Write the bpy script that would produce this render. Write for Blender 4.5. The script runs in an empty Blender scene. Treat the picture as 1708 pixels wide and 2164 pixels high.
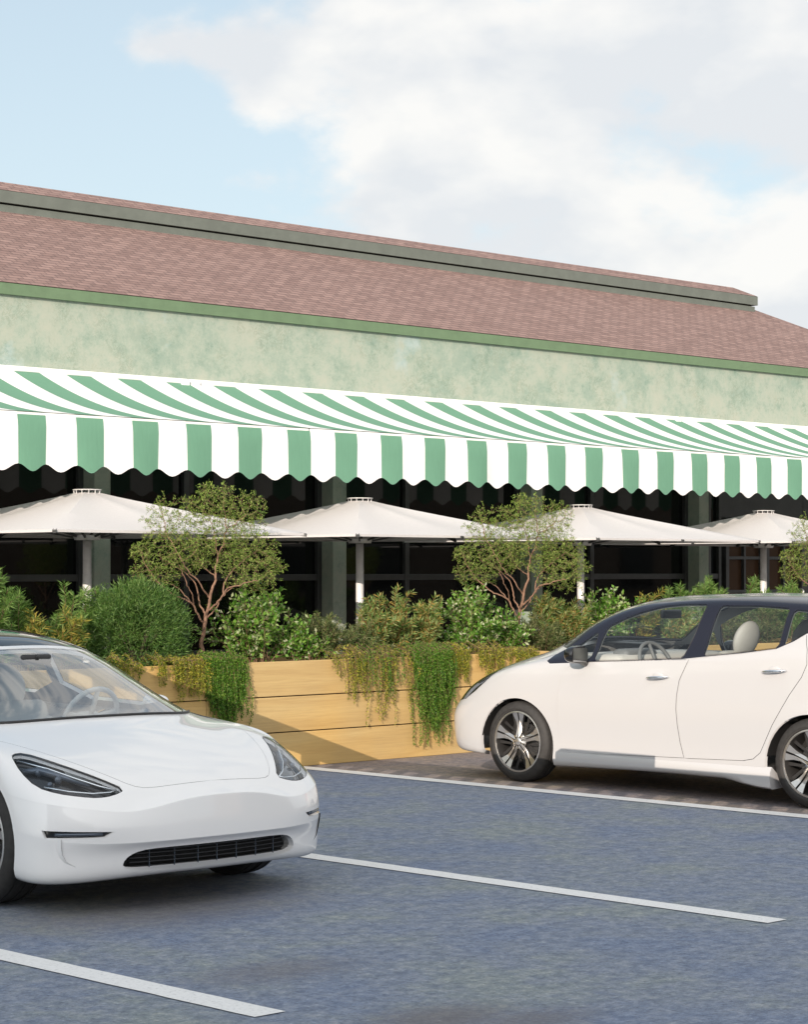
import bpy, bmesh, math, random
import numpy as np
from mathutils import Vector, Matrix
from mathutils.geometry import delaunay_2d_cdt
R = math.radians
scn = bpy.context.scene
col = scn.collection
rng = np.random.default_rng(7)

# ---------------------------------------------------------------- camera
CAM_H, F_PX, W_PX, H_PX, PX0, HOR = 1.65, 4651.0, 1708.0, 2163.0, 600.0, 1205.0
YAW = R(42.42)
cam = bpy.data.cameras.new('camera'); co = bpy.data.objects.new('camera', cam); col.objects.link(co)
co.location = (0, 0, CAM_H); co.rotation_euler = (R(90), 0, -YAW)
cam.sensor_fit = 'HORIZONTAL'; cam.sensor_width = 36; cam.lens = 36*F_PX/W_PX
cam.shift_x = (W_PX/2-PX0)/W_PX; cam.shift_y = (HOR-H_PX/2)/W_PX
cam.clip_start = .1; cam.clip_end = 5000
scn.camera = co
scn.render.resolution_x, scn.render.resolution_y = 809, 1024

# ---------------------------------------------------------------- light
SUN_EL, SUN_AZ = R(15.7), R(60)            # light travels towards (sin az, cos az)
dirv = Vector((math.sin(SUN_AZ)*math.cos(SUN_EL), math.cos(SUN_AZ)*math.cos(SUN_EL), -math.sin(SUN_EL)))
sl = bpy.data.lights.new('sun', 'SUN'); sl.energy = 4.1; sl.angle = R(.03); sl.color = (1, .86, .73)
so = bpy.data.objects.new('sun', sl); col.objects.link(so); so.rotation_euler = dirv.to_track_quat('-Z', 'Y').to_euler()
scn.view_settings.view_transform = 'Standard'; scn.view_settings.look = 'None'; scn.view_settings.gamma = 1
scn.view_settings.exposure = .38

world = bpy.data.worlds.new('World'); scn.world = world; world.use_nodes = True
def nset(nt): return nt.nodes, nt.links
def build_world():
    N, L = nset(world.node_tree); N.clear()
    out = N.new('ShaderNodeOutputWorld'); bg = N.new('ShaderNodeBackground'); bg.inputs[1].default_value = .10
    sky = N.new('ShaderNodeTexSky'); sky.sky_type = 'NISHITA'; sky.sun_disc = False
    sky.sun_elevation = SUN_EL; sky.sun_rotation = SUN_AZ+math.pi
    sky.air_density = 1.0; sky.dust_density = .6; sky.ozone_density = 1.6
    tc = N.new('ShaderNodeTexCoord')
    def mth(op, a, b=None, c=None, clamp=False):
        n = N.new('ShaderNodeMath'); n.operation = op; n.use_clamp = clamp
        for i, v in enumerate((a, b, c)):
            if v is None: continue
            if isinstance(v, (int, float)): n.inputs[i].default_value = v
            else: L.new(v, n.inputs[i])
        return n.outputs[0]
    def vec(op, a, b):
        n = N.new('ShaderNodeVectorMath'); n.operation = op
        for i, v in enumerate((a, b)):
            if isinstance(v, tuple): n.inputs[i].default_value = v
            else: L.new(v, n.inputs[i])
        return n
    def noise(v, sc, det, rough, dist=0):
        n = N.new('ShaderNodeTexNoise'); L.new(v, n.inputs['Vector'])
        n.inputs['Scale'].default_value = sc; n.inputs['Detail'].default_value = det
        n.inputs['Roughness'].default_value = rough; n.inputs['Distortion'].default_value = dist
        return n.outputs['Fac']
    d = tc.outputs['Generated']
    st = vec('MULTIPLY', d, (1, 1, 1.75)).outputs[0]
    # bearing across the building (east-west) and elevation of a direction
    fx = vec('DOT_PRODUCT', d, (math.cos(YAW), -math.sin(YAW), 0)).outputs['Value']
    fz = vec('DOT_PRODUCT', d, (0, 0, 1)).outputs['Value']
    n1 = noise(st, 11, 9, .58, .1)
    n0 = noise(vec('ADD', st, (3.1, 1.7, .4)).outputs[0], 2.6, 4, .5)
    cov = mth('ADD', mth('MULTIPLY', n1, 1.0), mth('MULTIPLY', n0, .45))
    # the bank of cloud thins out to the west of the roof's middle
    ramp = mth('MULTIPLY_ADD', fx, 2.4, .03)
    ramp = mth('MINIMUM', mth('MAXIMUM', ramp, -.24), .20)
    cov = mth('ADD', cov, ramp)
    for (px, py, rx, ry, amp) in ((330, 100, 90, 42, .30), (520, 115, 105, 48, .26), (540, 205, 80, 45, .22), (130, 130, 130, 120, -.14), (250, 300, 260, 120, -.12), (470, 375, 90, 28, .16), (880, 110, 230, 130, .16), (1650, 210, 150, 120, .14), (1130, 12, 130, 60, -.18), (1560, 395, 90, 60, -.15), (640, 300, 90, 60, -.10), (1420, 20, 90, 30, -.1)):
        a_ = mth('MULTIPLY', mth('SUBTRACT', fx, (px-PX0)/F_PX), F_PX/rx); b_ = mth('MULTIPLY', mth('SUBTRACT', fz, (HOR-py)/F_PX*.975), F_PX/ry)
        e_ = mth('EXPONENT', mth('MULTIPLY', mth('ADD', mth('MULTIPLY', a_, a_), mth('MULTIPLY', b_, b_)), -.7))
        cov = mth('MULTIPLY_ADD', e_, amp, cov)
    mr = N.new('ShaderNodeMapRange'); mr.interpolation_type = 'SMOOTHSTEP'; L.new(cov, mr.inputs[0])
    mr.inputs[1].default_value = .70; mr.inputs[2].default_value = .91
    mask = mth('MULTIPLY', mr.outputs[0], .90)
    # cloud tops catch the light, their bases are grey: compare the cover with the cover a little higher up
    n2 = noise(vec('ADD', st, (0, 0, .045)).outputs[0], 11, 5, .5, .1); n3 = noise(st, 11, 4, .5, .1)
    sh = mth('ADD', mth('MULTIPLY_ADD', mth('SUBTRACT', n3, n2), 1.5, .5), mth('MULTIPLY', mth('SUBTRACT', .62, cov), .28))
    sr = N.new('ShaderNodeValToRGB'); L.new(sh, sr.inputs[0])
    sr.color_ramp.elements[0].position = .30; sr.color_ramp.elements[0].color = (6.2, 6.35, 6.55, 1)
    sr.color_ramp.elements[1].position = .60; sr.color_ramp.elements[1].color = (7.7, 7.55, 7.3, 1)
    for e in sr.color_ramp.elements: pass
    # a thin veil whitens the low sky
    veil = N.new('ShaderNodeMixRGB'); L.new(sky.outputs[0], veil.inputs[1]); veil.inputs[2].default_value = (6.0, 6.95, 7.4, 1)
    vf = N.new('ShaderNodeMapRange'); L.new(fz, vf.inputs[0]); vf.inputs[1].default_value = 0; vf.inputs[2].default_value = .5
    vf.inputs[3].default_value = .85; vf.inputs[4].default_value = .35; L.new(vf.outputs[0], veil.inputs[0])
    mx = N.new('ShaderNodeMixRGB'); L.new(mask, mx.inputs[0]); L.new(veil.outputs[0], mx.inputs[1]); L.new(sr.outputs[0], mx.inputs[2])
    hi = N.new('ShaderNodeMapRange'); L.new(fz, hi.inputs[0]); hi.inputs[1].default_value = .27; hi.inputs[2].default_value = .6; hi.inputs[3].default_value = 1; hi.inputs[4].default_value = 1.0
    # wide bright aureole of thin cloud round the sun, behind the camera
    dt = vec('DOT_PRODUCT', d, (-math.sin(SUN_AZ)*math.cos(SUN_EL), -math.cos(SUN_AZ)*math.cos(SUN_EL), math.sin(SUN_EL))).outputs['Value']
    au = mth('POWER', mth('MAXIMUM', mth('MULTIPLY_ADD', dt, .5, .5), 0), 5.0)
    gl = N.new('ShaderNodeVectorMath'); gl.operation = 'SCALE'; gl.inputs[0].default_value = (12.0, 11.3, 10.6); L.new(au, gl.inputs['Scale'])
    up = N.new('ShaderNodeVectorMath'); up.operation = 'SCALE'; L.new(mx.outputs[0], up.inputs[0]); L.new(hi.outputs[0], up.inputs['Scale'])
    L.new(vec('ADD', up.outputs[0], gl.outputs[0]).outputs[0], bg.inputs[0]); L.new(bg.outputs[0], out.inputs[0])
build_world()

# ---------------------------------------------------------------- materials
M = {}
def mat(name, base=(.5, .5, .5), rough=.5, metal=0, coat=0, fn=None, **kw):
    m = bpy.data.materials.new(name); m.use_nodes = True
    N, L = nset(m.node_tree); b = N['Principled BSDF']
    b.inputs['Base Color'].default_value = (*base, 1); b.inputs['Roughness'].default_value = rough
    b.inputs['Metallic'].default_value = metal; b.inputs['Coat Weight'].default_value = coat
    b.inputs['Coat Roughness'].default_value = .02
    for k, v in kw.items(): b.inputs[k.replace('_', ' ')].default_value = v
    if fn: fn(N, L, b)
    M[name] = m; return m
def nz(N, L, scale, det=4, rough=.55, stretch=None, dist=0, coord='Object', off=None):
    tc = N.new('ShaderNodeTexCoord'); n = N.new('ShaderNodeTexNoise'); v = tc.outputs['Object' if coord == 'World' else coord]
    if coord == 'World':
        g = N.new('ShaderNodeNewGeometry'); v = g.outputs['Position']
    if stretch or off:
        mp = N.new('ShaderNodeMapping'); L.new(v, mp.inputs[0]); mp.inputs['Scale'].default_value = stretch or (1, 1, 1)
        mp.inputs['Location'].default_value = off or (0, 0, 0); v = mp.outputs[0]
    L.new(v, n.inputs['Vector']); n.inputs['Scale'].default_value = scale; n.inputs['Detail'].default_value = det
    n.inputs['Roughness'].default_value = rough; n.inputs['Distortion'].default_value = dist
    return n.outputs['Fac']
def ramp(N, L, fac, *stops):
    r = N.new('ShaderNodeValToRGB'); L.new(fac, r.inputs[0]); e = r.color_ramp.elements
    while len(e) < len(stops): e.new(.5)
    for k, (p, c) in enumerate(stops): e[k].position = p; e[k].color = (*c, 1)
    return r.outputs[0]
def bump(N, L, b, h, dist=.01, strength=.5, prev=None):
    n = N.new('ShaderNodeBump'); L.new(h, n.inputs['Height']); n.inputs['Distance'].default_value = dist
    n.inputs['Strength'].default_value = strength
    if prev: L.new(prev, n.inputs['Normal'])
    L.new(n.outputs[0], b.inputs['Normal']); return n.outputs[0]
def mixc(N, L, fac, a, b, typ='MIX'):
    n = N.new('ShaderNodeMixRGB'); n.blend_type = typ
    for i, v in ((0, fac), (1, a), (2, b)):
        if isinstance(v, (int, float)): n.inputs[i].default_value = v
        elif isinstance(v, tuple): n.inputs[i].default_value = (*v, 1)
        else: L.new(v, n.inputs[i])
    return n.outputs[0]

# ---------------------------------------------------------------- object helpers
def tag(o, label=None, cat=None, group=None, kind=None):
    if label: o['label'] = label
    if cat: o['category'] = cat
    if group: o['group'] = group
    if kind: o['kind'] = kind
    return o
def thing(name, label, cat, loc=(0, 0, 0), rz=0, group=None):
    o = bpy.data.objects.new(name, None); col.objects.link(o); o.location = loc; o.rotation_euler = (0, 0, rz)
    return tag(o, label, cat, group)
def obj(name, me, m=None, parent=None, smooth=False):
    if isinstance(me, bmesh.types.BMesh):
        bm = me; me = bpy.data.meshes.new(name); bm.to_mesh(me); bm.free()
    if smooth:
        me.polygons.foreach_set('use_smooth', [True]*len(me.polygons))
        if smooth != True: me.set_sharp_from_angle(angle=R(smooth))
    for x in (m if isinstance(m, (list, tuple)) else [m]):
        if x: me.materials.append(M[x] if isinstance(x, str) else x)
    o = bpy.data.objects.new(name, me); col.objects.link(o)
    if parent: o.parent = parent
    return o
def pyd(name, v, f, m=None, parent=None, smooth=False):
    me = bpy.data.meshes.new(name); me.from_pydata([tuple(map(float, p)) for p in v], [], [tuple(map(int, q)) for q in f]); me.update()
    return obj(name, me, m, parent, smooth)
def box(bm, x0, x1, y0, y1, z0, z1, bev=0, mi=0):
    v = [bm.verts.new(p) for p in ((x0,y0,z0),(x1,y0,z0),(x1,y1,z0),(x0,y1,z0),(x0,y0,z1),(x1,y0,z1),(x1,y1,z1),(x0,y1,z1))]
    fs = [bm.faces.new([v[i] for i in q]) for q in ((3,2,1,0),(4,5,6,7),(0,1,5,4),(1,2,6,5),(2,3,7,6),(3,0,4,7))]
    for f in fs: f.material_index = mi
    if bev:
        es = list({e for f in fs for e in f.edges}); bmesh.ops.bevel(bm, geom=es, offset=bev, segments=2, affect='EDGES', profile=.5)
    return fs
def beam(bm, a, b, w, t, bev=0, up=(0, 0, 1)):
    """box from a to b, w wide across, t along up"""
    a, b = Vector(a), Vector(b); d = (b-a); L_ = d.length; d.normalize(); s = d.cross(Vector(up)).normalized(); u = s.cross(d)
    fs0 = len(bm.verts); vs = []
    for p in (a, b):
        for i, j in ((-1,-1),(1,-1),(1,1),(-1,1)): vs.append(bm.verts.new(p+s*(i*w/2)+u*(j*t/2)))
    fs = [bm.faces.new([vs[i] for i in q]) for q in ((3,2,1,0),(4,5,6,7),(0,1,5,4),(1,2,6,5),(2,3,7,6),(3,0,4,7))]
    if bev: bmesh.ops.bevel(bm, geom=list({e for f in fs for e in f.edges}), offset=bev, segments=2, affect='EDGES', profile=.5)
def tube(bm, pts, rad, seg=10, cap=True, mi=0):
    pts = [Vector(p) for p in pts]; n = len(pts)
    rads = rad if isinstance(rad, (list, tuple)) else [rad]*n
    prev = None; up = None
    for i, p in enumerate(pts):
        d = (pts[min(i+1, n-1)]-pts[max(i-1, 0)]).normalized()
        if up is None: up = d.orthogonal().normalized()
        up = (up-d*up.dot(d)).normalized(); s = d.cross(up)
        ring = [bm.verts.new(p+(up*math.cos(2*math.pi*k/seg)+s*math.sin(2*math.pi*k/seg))*rads[i]) for k in range(seg)]
        if prev:
            for k in range(seg):
                f = bm.faces.new((prev[k], prev[(k+1)%seg], ring[(k+1)%seg], ring[k])); f.smooth = True; f.material_index = mi
        elif cap: bm.faces.new(ring[::-1]).material_index = mi
        prev = ring
    if cap: bm.faces.new(prev).material_index = mi
def lathe(bm, prof, seg=48, axis='z', mi=0, c=(0, 0, 0)):
    """prof = [(radius, height)], axis z or y"""
    prev = None
    for r, h in prof:
        ring = []
        for k in range(seg):
            a = 2*math.pi*k/seg; x, y = r*math.cos(a), r*math.sin(a)
            p = (x, y, h) if axis == 'z' else (x, -h, y)
            ring.append(bm.verts.new((p[0]+c[0], p[1]+c[1], p[2]+c[2])))
        if prev:
            for k in range(seg):
                f = bm.faces.new((prev[k], prev[(k+1)%seg], ring[(k+1)%seg], ring[k])); f.smooth = True; f.material_index = mi
        prev = ring
    return prev
# ---------------------------------------------------------------- car surfaces
class Surf:
    """bicubic B-spline shell: rings (bottom to top) x columns (nose centre, round the side, tail centre), y>=0 half"""
    def __init__(s, net):
        P = np.array(net, float); s.J, s.K = P.shape[:2]
        m = np.array([1, -1, 1.])
        P = np.concatenate([P[:, 1:2]*m, P, P[:, -2:-1]*m], 1)
        P = np.concatenate([2*P[:1]-P[1:2], P, 2*P[-1:]-P[-2:-1]], 0)
        s.P = P
        n = 8
        s.gu = np.arange(0, (s.K-1)*n+1)/n; s.gv = np.arange(0, (s.J-1)*n+1)/n
        U, V = np.meshgrid(s.gu, s.gv); s.GU, s.GV = U.ravel(), V.ravel()
        s.GP = s.ev(s.GU, s.GV); s.GN = s.nrm(s.GU, s.GV)
    @staticmethod
    def B(t): return np.stack([(1-t)**3, 3*t**3-6*t**2+4, -3*t**3+3*t**2+3*t+1, t**3], -1)/6
    @staticmethod
    def dB(t): return np.stack([-3*(1-t)**2, 9*t**2-12*t, -9*t**2+6*t+3, 3*t**2], -1)/6
    def _ev(s, u, v, fu, fv):
        u = np.clip(np.asarray(u, float), 0, s.K-1); v = np.clip(np.asarray(v, float), 0, s.J-1)
        i = np.minimum(u.astype(int), s.K-2); j = np.minimum(v.astype(int), s.J-2)
        bu, bv = fu(u-i), fv(v-j); r = 0
        for a in range(4):
            for b in range(4):
                r = r + (bv[..., a]*bu[..., b])[..., None]*s.P[j+a, i+b]
        return r
    def ev(s, u, v): return s._ev(u, v, s.B, s.B)
    def du(s, u, v): return s._ev(u, v, s.dB, s.B)
    def dv(s, u, v): return s._ev(u, v, s.B, s.dB)
    def nrm(s, u, v):
        n = np.cross(s.du(u, v), s.dv(u, v)); L = np.linalg.norm(n, axis=-1, keepdims=True)
        return n/np.maximum(L, 1e-9)
    def inv(s, q, axes, w=None, mask=None):
        """(u,v) of surface points whose coordinates `axes` equal q"""
        q = np.atleast_2d(np.array(q, float)); out = []
        ok = np.ones(len(s.GP), bool) if mask is None else mask(s.GP, s.GN)
        idx = np.nonzero(ok)[0]; G = s.GP[idx][:, axes]
        for p in q:
            k = idx[np.argmin(((G-p)**2).sum(1))]; u, v = s.GU[k], s.GV[k]
            for _ in range(8):
                r = s.ev(u, v)[list(axes)]-p
                Jm = np.stack([s.du(u, v)[list(axes)], s.dv(u, v)[list(axes)]], 1)
                try: d = np.linalg.lstsq(Jm, -r, rcond=1e-6)[0]
                except Exception: break
                d = np.clip(d, -.4, .4); u = min(max(u+d[0], 0), s.K-1); v = min(max(v+d[1], 0), s.J-1)
            out.append((u, v))
        return np.array(out)

def ringset(front, xs, ys, zs, rear):
    return list(front)+[(x, y, z) for x, y, z in zip(xs, ys, zs)]+list(rear)

def sedan_net():
    X0 = [.05, -.25, -.6, -1.1, -1.7, -2.3, -2.9, -3.4]
    def low(fr, y, z, yr=None, dz=.0, rx=0):
        ys = [y+.003, y, y-.004, y-.006, y-.004, y, y, y-.02]
        zs = [z, z+.005, z+.01, z+.012, z+.015, z+.02, z+.03, z+.04]
        return ringset(fr, X0, ys, zs, [(-3.78+rx, y-.14, z+.05), (-3.9+rx, .45, z+.06), (-3.95+rx, 0, z+.06)])
    R = []
    R.append(low([(.56,0,.165),(.55,.25,.165),(.51,.5,.158),(.43,.70,.145),(.34,.84,.14),(.26,.89,.15)], .86, .17))
    R.append(low([(.67,0,.178),(.655,.25,.178),(.605,.5,.170),(.53,.73,.152),(.45,.89,.150),(.295,.935,.165)], .915, .20))
    R.append(low([(.695,0,.225),(.685,.25,.225),(.635,.5,.22),(.56,.73,.205),(.465,.90,.205),(.295,.945,.225)], .92, .27))
    R.append(low([(.698,0,.318),(.688,.25,.318),(.64,.5,.31),(.56,.73,.285),(.46,.90,.29),(.28,.945,.32)], .92, .35))
    R.append(low([(0.735,0,0.348),(0.725,0.25,0.348),(0.680,0.5,0.343),(0.590,0.73,0.346),(0.475,0.9,0.366),(0.270,0.945,0.396)], .925, 0.436))
    R.append(low([(0.735,0,0.352),(0.725,0.25,0.352),(0.680,0.5,0.347),(0.590,0.73,0.350),(0.475,0.9,0.370),(0.270,0.945,0.400)], .925, 0.440))
    R.append(low([(0.735,0,0.356),(0.725,0.25,0.356),(0.680,0.5,0.351),(0.590,0.73,0.354),(0.475,0.9,0.374),(0.270,0.945,0.404)], .925, 0.444))
    R.append(low([(.735,0,.43),(.725,.25,.43),(.68,.5,.425),(.605,.725,.425),(.48,.895,.45),(.25,.94,.49)], .93, .53))
    R.append(low([(0.723,0,0.548),(0.713,0.25,0.543),(0.669,0.5,0.478),(0.594,0.7,0.501),(0.469,0.884,0.532),(0.231,0.935,0.552)], .93, 0.611))
    R.append(low([(0.722,0,0.552),(0.712,0.25,0.547),(0.668,0.5,0.482),(0.593,0.7,0.505),(0.468,0.884,0.536),(0.230,0.935,0.556)], .93, 0.615))
    R.append(low([(0.721,0,0.556),(0.711,0.25,0.551),(0.667,0.5,0.486),(0.592,0.7,0.509),(0.467,0.884,0.540),(0.229,0.935,0.560)], .93, 0.619))
    R.append(low([(.655,0,.584),(.645,.25,.579),(.622,.49,.520),(.57,.695,.54),(.44,.87,.575),(.20,.93,.625)], .925, .68))
    R.append(low([(.60,0,.625),(.59,.25,.622),(.55,.47,.61),(.49,.665,.615),(.36,.83,.655),(.15,.91,.70)], .91, .745))
    R.append(low([(.44,0,.695),(.43,.25,.695),(.40,.45,.695),(.33,.64,.705),(.225,.79,.735),(.05,.875,.768)], .885, .795))
    R.append(ringset([(.2,0,.77),(.19,.25,.77),(.16,.44,.765),(.10,.61,.77),(.0,.745,.795),(-.12,.83,.81)],
        [-.28,-.48,-.75,-1.2,-1.75,-2.33,-2.9,-3.35],[.855,.865,.872,.875,.875,.87,.85,.79],[.825,.835,.845,.855,.865,.88,.90,.92],
        [(-3.62,.62,.94),(-3.72,.35,.95),(-3.75,0,.955)]))
    R.append(ringset([(-.02,0,.83),(-.03,.25,.83),(-.06,.44,.825),(-.12,.61,.82),(-.22,.73,.828),(-.34,.80,.838)],
        [-.46,-.62,-.86,-1.28,-1.8,-2.35,-2.9,-3.28],[.825,.835,.84,.845,.845,.835,.81,.74],[.848,.855,.862,.87,.88,.895,.915,.94],
        [(-3.5,.58,.96),(-3.58,.33,.975),(-3.6,0,.98)]))
    R.append(ringset([(-.20,0,.868),(-.21,.25,.868),(-.235,.43,.862),(-.28,.58,.855),(-.36,.70,.852),(-.46,.765,.858)],
        [-.58,-.74,-.96,-1.34,-1.83,-2.35,-2.85,-3.18],[.79,.80,.805,.81,.81,.80,.77,.70],[.865,.872,.88,.888,.898,.91,.93,.96],
        [(-3.36,.54,.985),(-3.42,.3,1.0),(-3.44,0,1.005)]))
    R.append(ringset([(-.46,0,.99),(-.47,.24,.988),(-.49,.41,.978),(-.54,.55,.965),(-.60,.655,.95),(-.66,.71,.95)],
        [-.76,-.9,-1.1,-1.42,-1.86,-2.35,-2.77,-3.04],[.735,.75,.757,.762,.762,.752,.72,.65],[.965,.975,.985,.995,1.0,1.01,1.02,1.04],
        [(-3.18,.49,1.06),(-3.23,.28,1.07),(-3.25,0,1.075)]))
    R.append(ringset([(-.72,0,1.12),(-.73,.23,1.117),(-.75,.39,1.105),(-.79,.52,1.085),(-.83,.61,1.065),(-.87,.65,1.06)],
        [-.95,-1.07,-1.24,-1.5,-1.9,-2.34,-2.68,-2.9],[.675,.69,.70,.705,.705,.695,.665,.59],[1.08,1.095,1.11,1.12,1.125,1.13,1.13,1.14],
        [(-3.02,.44,1.16),(-3.06,.25,1.17),(-3.08,0,1.175)]))
    R.append(ringset([(-.96,0,1.228),(-.965,.22,1.224),(-.985,.37,1.21),(-1.01,.49,1.188),(-1.05,.565,1.170),(-1.09,.595,1.168)],
        [-1.15,-1.25,-1.39,-1.6,-1.93,-2.33,-2.6,-2.76],[.61,.625,.635,.64,.64,.63,.60,.53],[1.185,1.2,1.215,1.23,1.235,1.23,1.225,1.23],
        [(-2.84,.40,1.24),(-2.87,.23,1.248),(-2.88,0,1.25)]))
    R.append(ringset([(-1.17,0,1.29),(-1.175,.2,1.287),(-1.19,.33,1.275),(-1.22,.43,1.258),(-1.25,.495,1.244),(-1.28,.52,1.243)],
        [-1.33,-1.41,-1.52,-1.69,-1.96,-2.3,-2.5,-2.62],[.53,.54,.545,.55,.55,.54,.51,.45],[1.255,1.265,1.28,1.29,1.295,1.285,1.275,1.275],
        [(-2.67,.34,1.28),(-2.69,.2,1.285),(-2.70,0,1.288)]))
    R.append(ringset([(-1.48,0,1.328),(-1.48,.12,1.327),(-1.49,.2,1.322),(-1.51,.26,1.318),(-1.53,.3,1.312),(-1.56,.31,1.311)],
        [-1.6,-1.65,-1.72,-1.83,-2.0,-2.2,-2.32,-2.38],[.315,.32,.325,.33,.33,.32,.3,.26],[1.314,1.318,1.322,1.328,1.328,1.322,1.318,1.318],
        [(-2.42,.2,1.32),(-2.43,.1,1.322),(-2.44,0,1.322)]))
    xc = [-1.7,-1.7,-1.71,-1.72,-1.73,-1.74,-1.76,-1.78,-1.81,-1.87,-1.95,-2.05,-2.12,-2.16,-2.18,-2.19,-2.2]
    R.append([(x, 0, 1.338) for x in xc])
    return R

def hatch_net():
    X0 = [.05, -.25, -.6, -1.1, -1.7, -2.3, -2.75, -3.2]
    def low(fr, y, z, zr=0, zs=None):
        ys = [y, y-.002, y-.004, y-.006, y-.004, y, y+.002, y-.03]
        zs = zs or [z, z, z, z+.003, z+.006, z+.01, z+.02, z+.03]
        zz = zs[-1]
        return ringset(fr, X0, ys, zs, [(-3.47, y-.14, zz), (-3.58, .45, zz), (-3.62, 0, zz)])
    R = []
    R.append(low([(.76,0,.20),(.75,.3,.20),(.74,.5,.20),(.70,.67,.2),(.63,.79,.2),(.44,.855,.2)], .84, .175))
    R.append(low([(.88,0,.205),(.87,.3,.205),(.855,.5,.205),(.82,.70,.205),(.73,.83,.205),(.50,.885,.205)], .885, .165))
    R.append(low([(.92,0,.30),(.91,.3,.30),(.895,.5,.30),(.855,.71,.30),(.76,.835,.30),(.53,.895,.30)], .898, .25))
    R.append(low([(.94,0,.42),(.93,.3,.42),(.91,.5,.42),(.865,.71,.42),(.765,.84,.42),(.54,.897,.42)], .893, .36))
    R.append(low([(.945,0,.52),(.935,.3,.52),(.915,.5,.52),(.87,.71,.52),(.765,.84,.52),(.53,.897,.53)], .900, .50))
    R.append(low([(.91,0,.60),(.90,.3,.60),(.875,.5,.60),(.81,.70,.605),(.69,.825,.615),(.46,.893,.63)], .902, .62))
    R.append(low([(.865,0,.69),(.855,.3,.69),(.83,.50,.695),(.742,.682,.70),(.612,.815,.71),(.38,.885,.73)], .895, .74))
    R.append(low([(.77,0,.78),(.76,.3,.78),(.71,.47,.785),(.618,.658,.787),(.485,.792,.792),(.28,.87,.82)], .882, .85,
        zs=[.84,.85,.86,.875,.90,.94,.95,.90]))
    R.append(low([(.62,0,.87),(.61,.28,.87),(.56,.46,.868),(.45,.63,.865),(.33,.76,.868),(.15,.85,.885)], .862, .9,
        zs=[.905,.92,.935,.965,1.0,1.06,1.11,1.03]))
    R.append(ringset([(.35,0,.955),(.34,.27,.955),(.29,.45,.95),(.20,.60,.945),(.09,.73,.945),(-.06,.81,.945)],
        [-.2,-.42,-.72,-1.18,-1.73,-2.3,-2.72,-3.12],[.832,.842,.848,.85,.848,.84,.83,.79],[.952,.962,.978,1.005,1.04,1.105,1.165,1.11],
        [(-3.40,.64,1.08),(-3.52,.38,1.07),(-3.56,0,1.07)]))
    R.append(ringset([(.08,0,1.025),(.07,.26,1.024),(.03,.44,1.018),(-.04,.58,1.01),(-.14,.70,1.0),(-.26,.775,.99)],
        [-.38,-.56,-.82,-1.24,-1.75,-2.3,-2.7,-3.07],[.802,.812,.82,.825,.825,.815,.80,.76],[.995,1.005,1.02,1.045,1.08,1.14,1.20,1.18],
        [(-3.31,.60,1.14),(-3.43,.36,1.13),(-3.47,0,1.13)]))
    R.append(ringset([(-.08,0,1.10),(-.09,.25,1.098),(-.12,.43,1.09),(-.18,.57,1.075),(-.27,.68,1.06),(-.37,.745,1.05)],
        [-.49,-.66,-.94,-1.3,-1.77,-2.3,-2.68,-3.02],[.768,.782,.79,.797,.797,.785,.77,.73],[1.045,1.06,1.08,1.105,1.14,1.19,1.24,1.245],
        [(-3.21,.56,1.22),(-3.32,.33,1.21),(-3.36,0,1.21)]))
    R.append(ringset([(-.30,0,1.24),(-.31,.24,1.238),(-.335,.41,1.228),(-.38,.54,1.21),(-.43,.64,1.19),(-.50,.70,1.18)],
        [-.60,-.77,-1.06,-1.38,-1.8,-2.28,-2.64,-2.96],[.725,.74,.748,.755,.757,.745,.73,.69],[1.18,1.19,1.205,1.225,1.25,1.275,1.3,1.33],
        [(-3.10,.52,1.30),(-3.20,.31,1.30),(-3.24,0,1.30)]))
    R.append(ringset([(-.56,0,1.36),(-.57,.23,1.357),(-.59,.39,1.347),(-.62,.51,1.33),(-.66,.60,1.312),(-.71,.65,1.303)],
        [-.80,-.94,-1.22,-1.46,-1.84,-2.27,-2.6,-2.9],[.672,.685,.695,.70,.703,.695,.675,.64],[1.305,1.312,1.325,1.338,1.355,1.36,1.36,1.37],
        [(-3.06,.53,1.37),(-3.12,.30,1.37),(-3.15,0,1.37)]))
    R.append(ringset([(-.86,0,1.44),(-.865,.22,1.437),(-.88,.37,1.427),(-.91,.48,1.413),(-.94,.56,1.397),(-.98,.60,1.390)],
        [-1.05,-1.16,-1.38,-1.58,-1.9,-2.26,-2.55,-2.8],[.61,.627,.64,.65,.652,.645,.625,.59],[1.392,1.398,1.405,1.413,1.42,1.415,1.405,1.40],
        [(-2.95,.49,1.40),(-3.0,.28,1.405),(-3.03,0,1.408)]))
    R.append(ringset([(-1.12,0,1.468),(-1.125,.2,1.465),(-1.14,.33,1.457),(-1.16,.42,1.447),(-1.19,.49,1.437),(-1.22,.53,1.432)],
        [-1.28,-1.36,-1.48,-1.66,-1.93,-2.23,-2.47,-2.68],[.54,.555,.565,.57,.572,.565,.55,.52],[1.433,1.437,1.444,1.45,1.452,1.445,1.435,1.43],
        [(-2.8,.43,1.43),(-2.84,.25,1.433),(-2.86,0,1.435)]))
    R.append(ringset([(-1.5,0,1.475),(-1.5,.14,1.474),(-1.51,.22,1.47),(-1.53,.28,1.465),(-1.55,.33,1.46),(-1.57,.34,1.458)],
        [-1.6,-1.64,-1.7,-1.8,-1.97,-2.15,-2.3,-2.42],[.345,.35,.355,.36,.36,.355,.35,.32],[1.46,1.465,1.47,1.475,1.478,1.473,1.468,1.465],
        [(-2.5,.26,1.465),(-2.53,.15,1.467),(-2.54,0,1.468)]))
    xc = [-1.72,-1.72,-1.73,-1.74,-1.75,-1.76,-1.78,-1.8,-1.83,-1.88,-1.95,-2.05,-2.12,-2.18,-2.22,-2.24,-2.25]
    R.append([(x, 0, 1.483) for x in xc])
    return R
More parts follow.
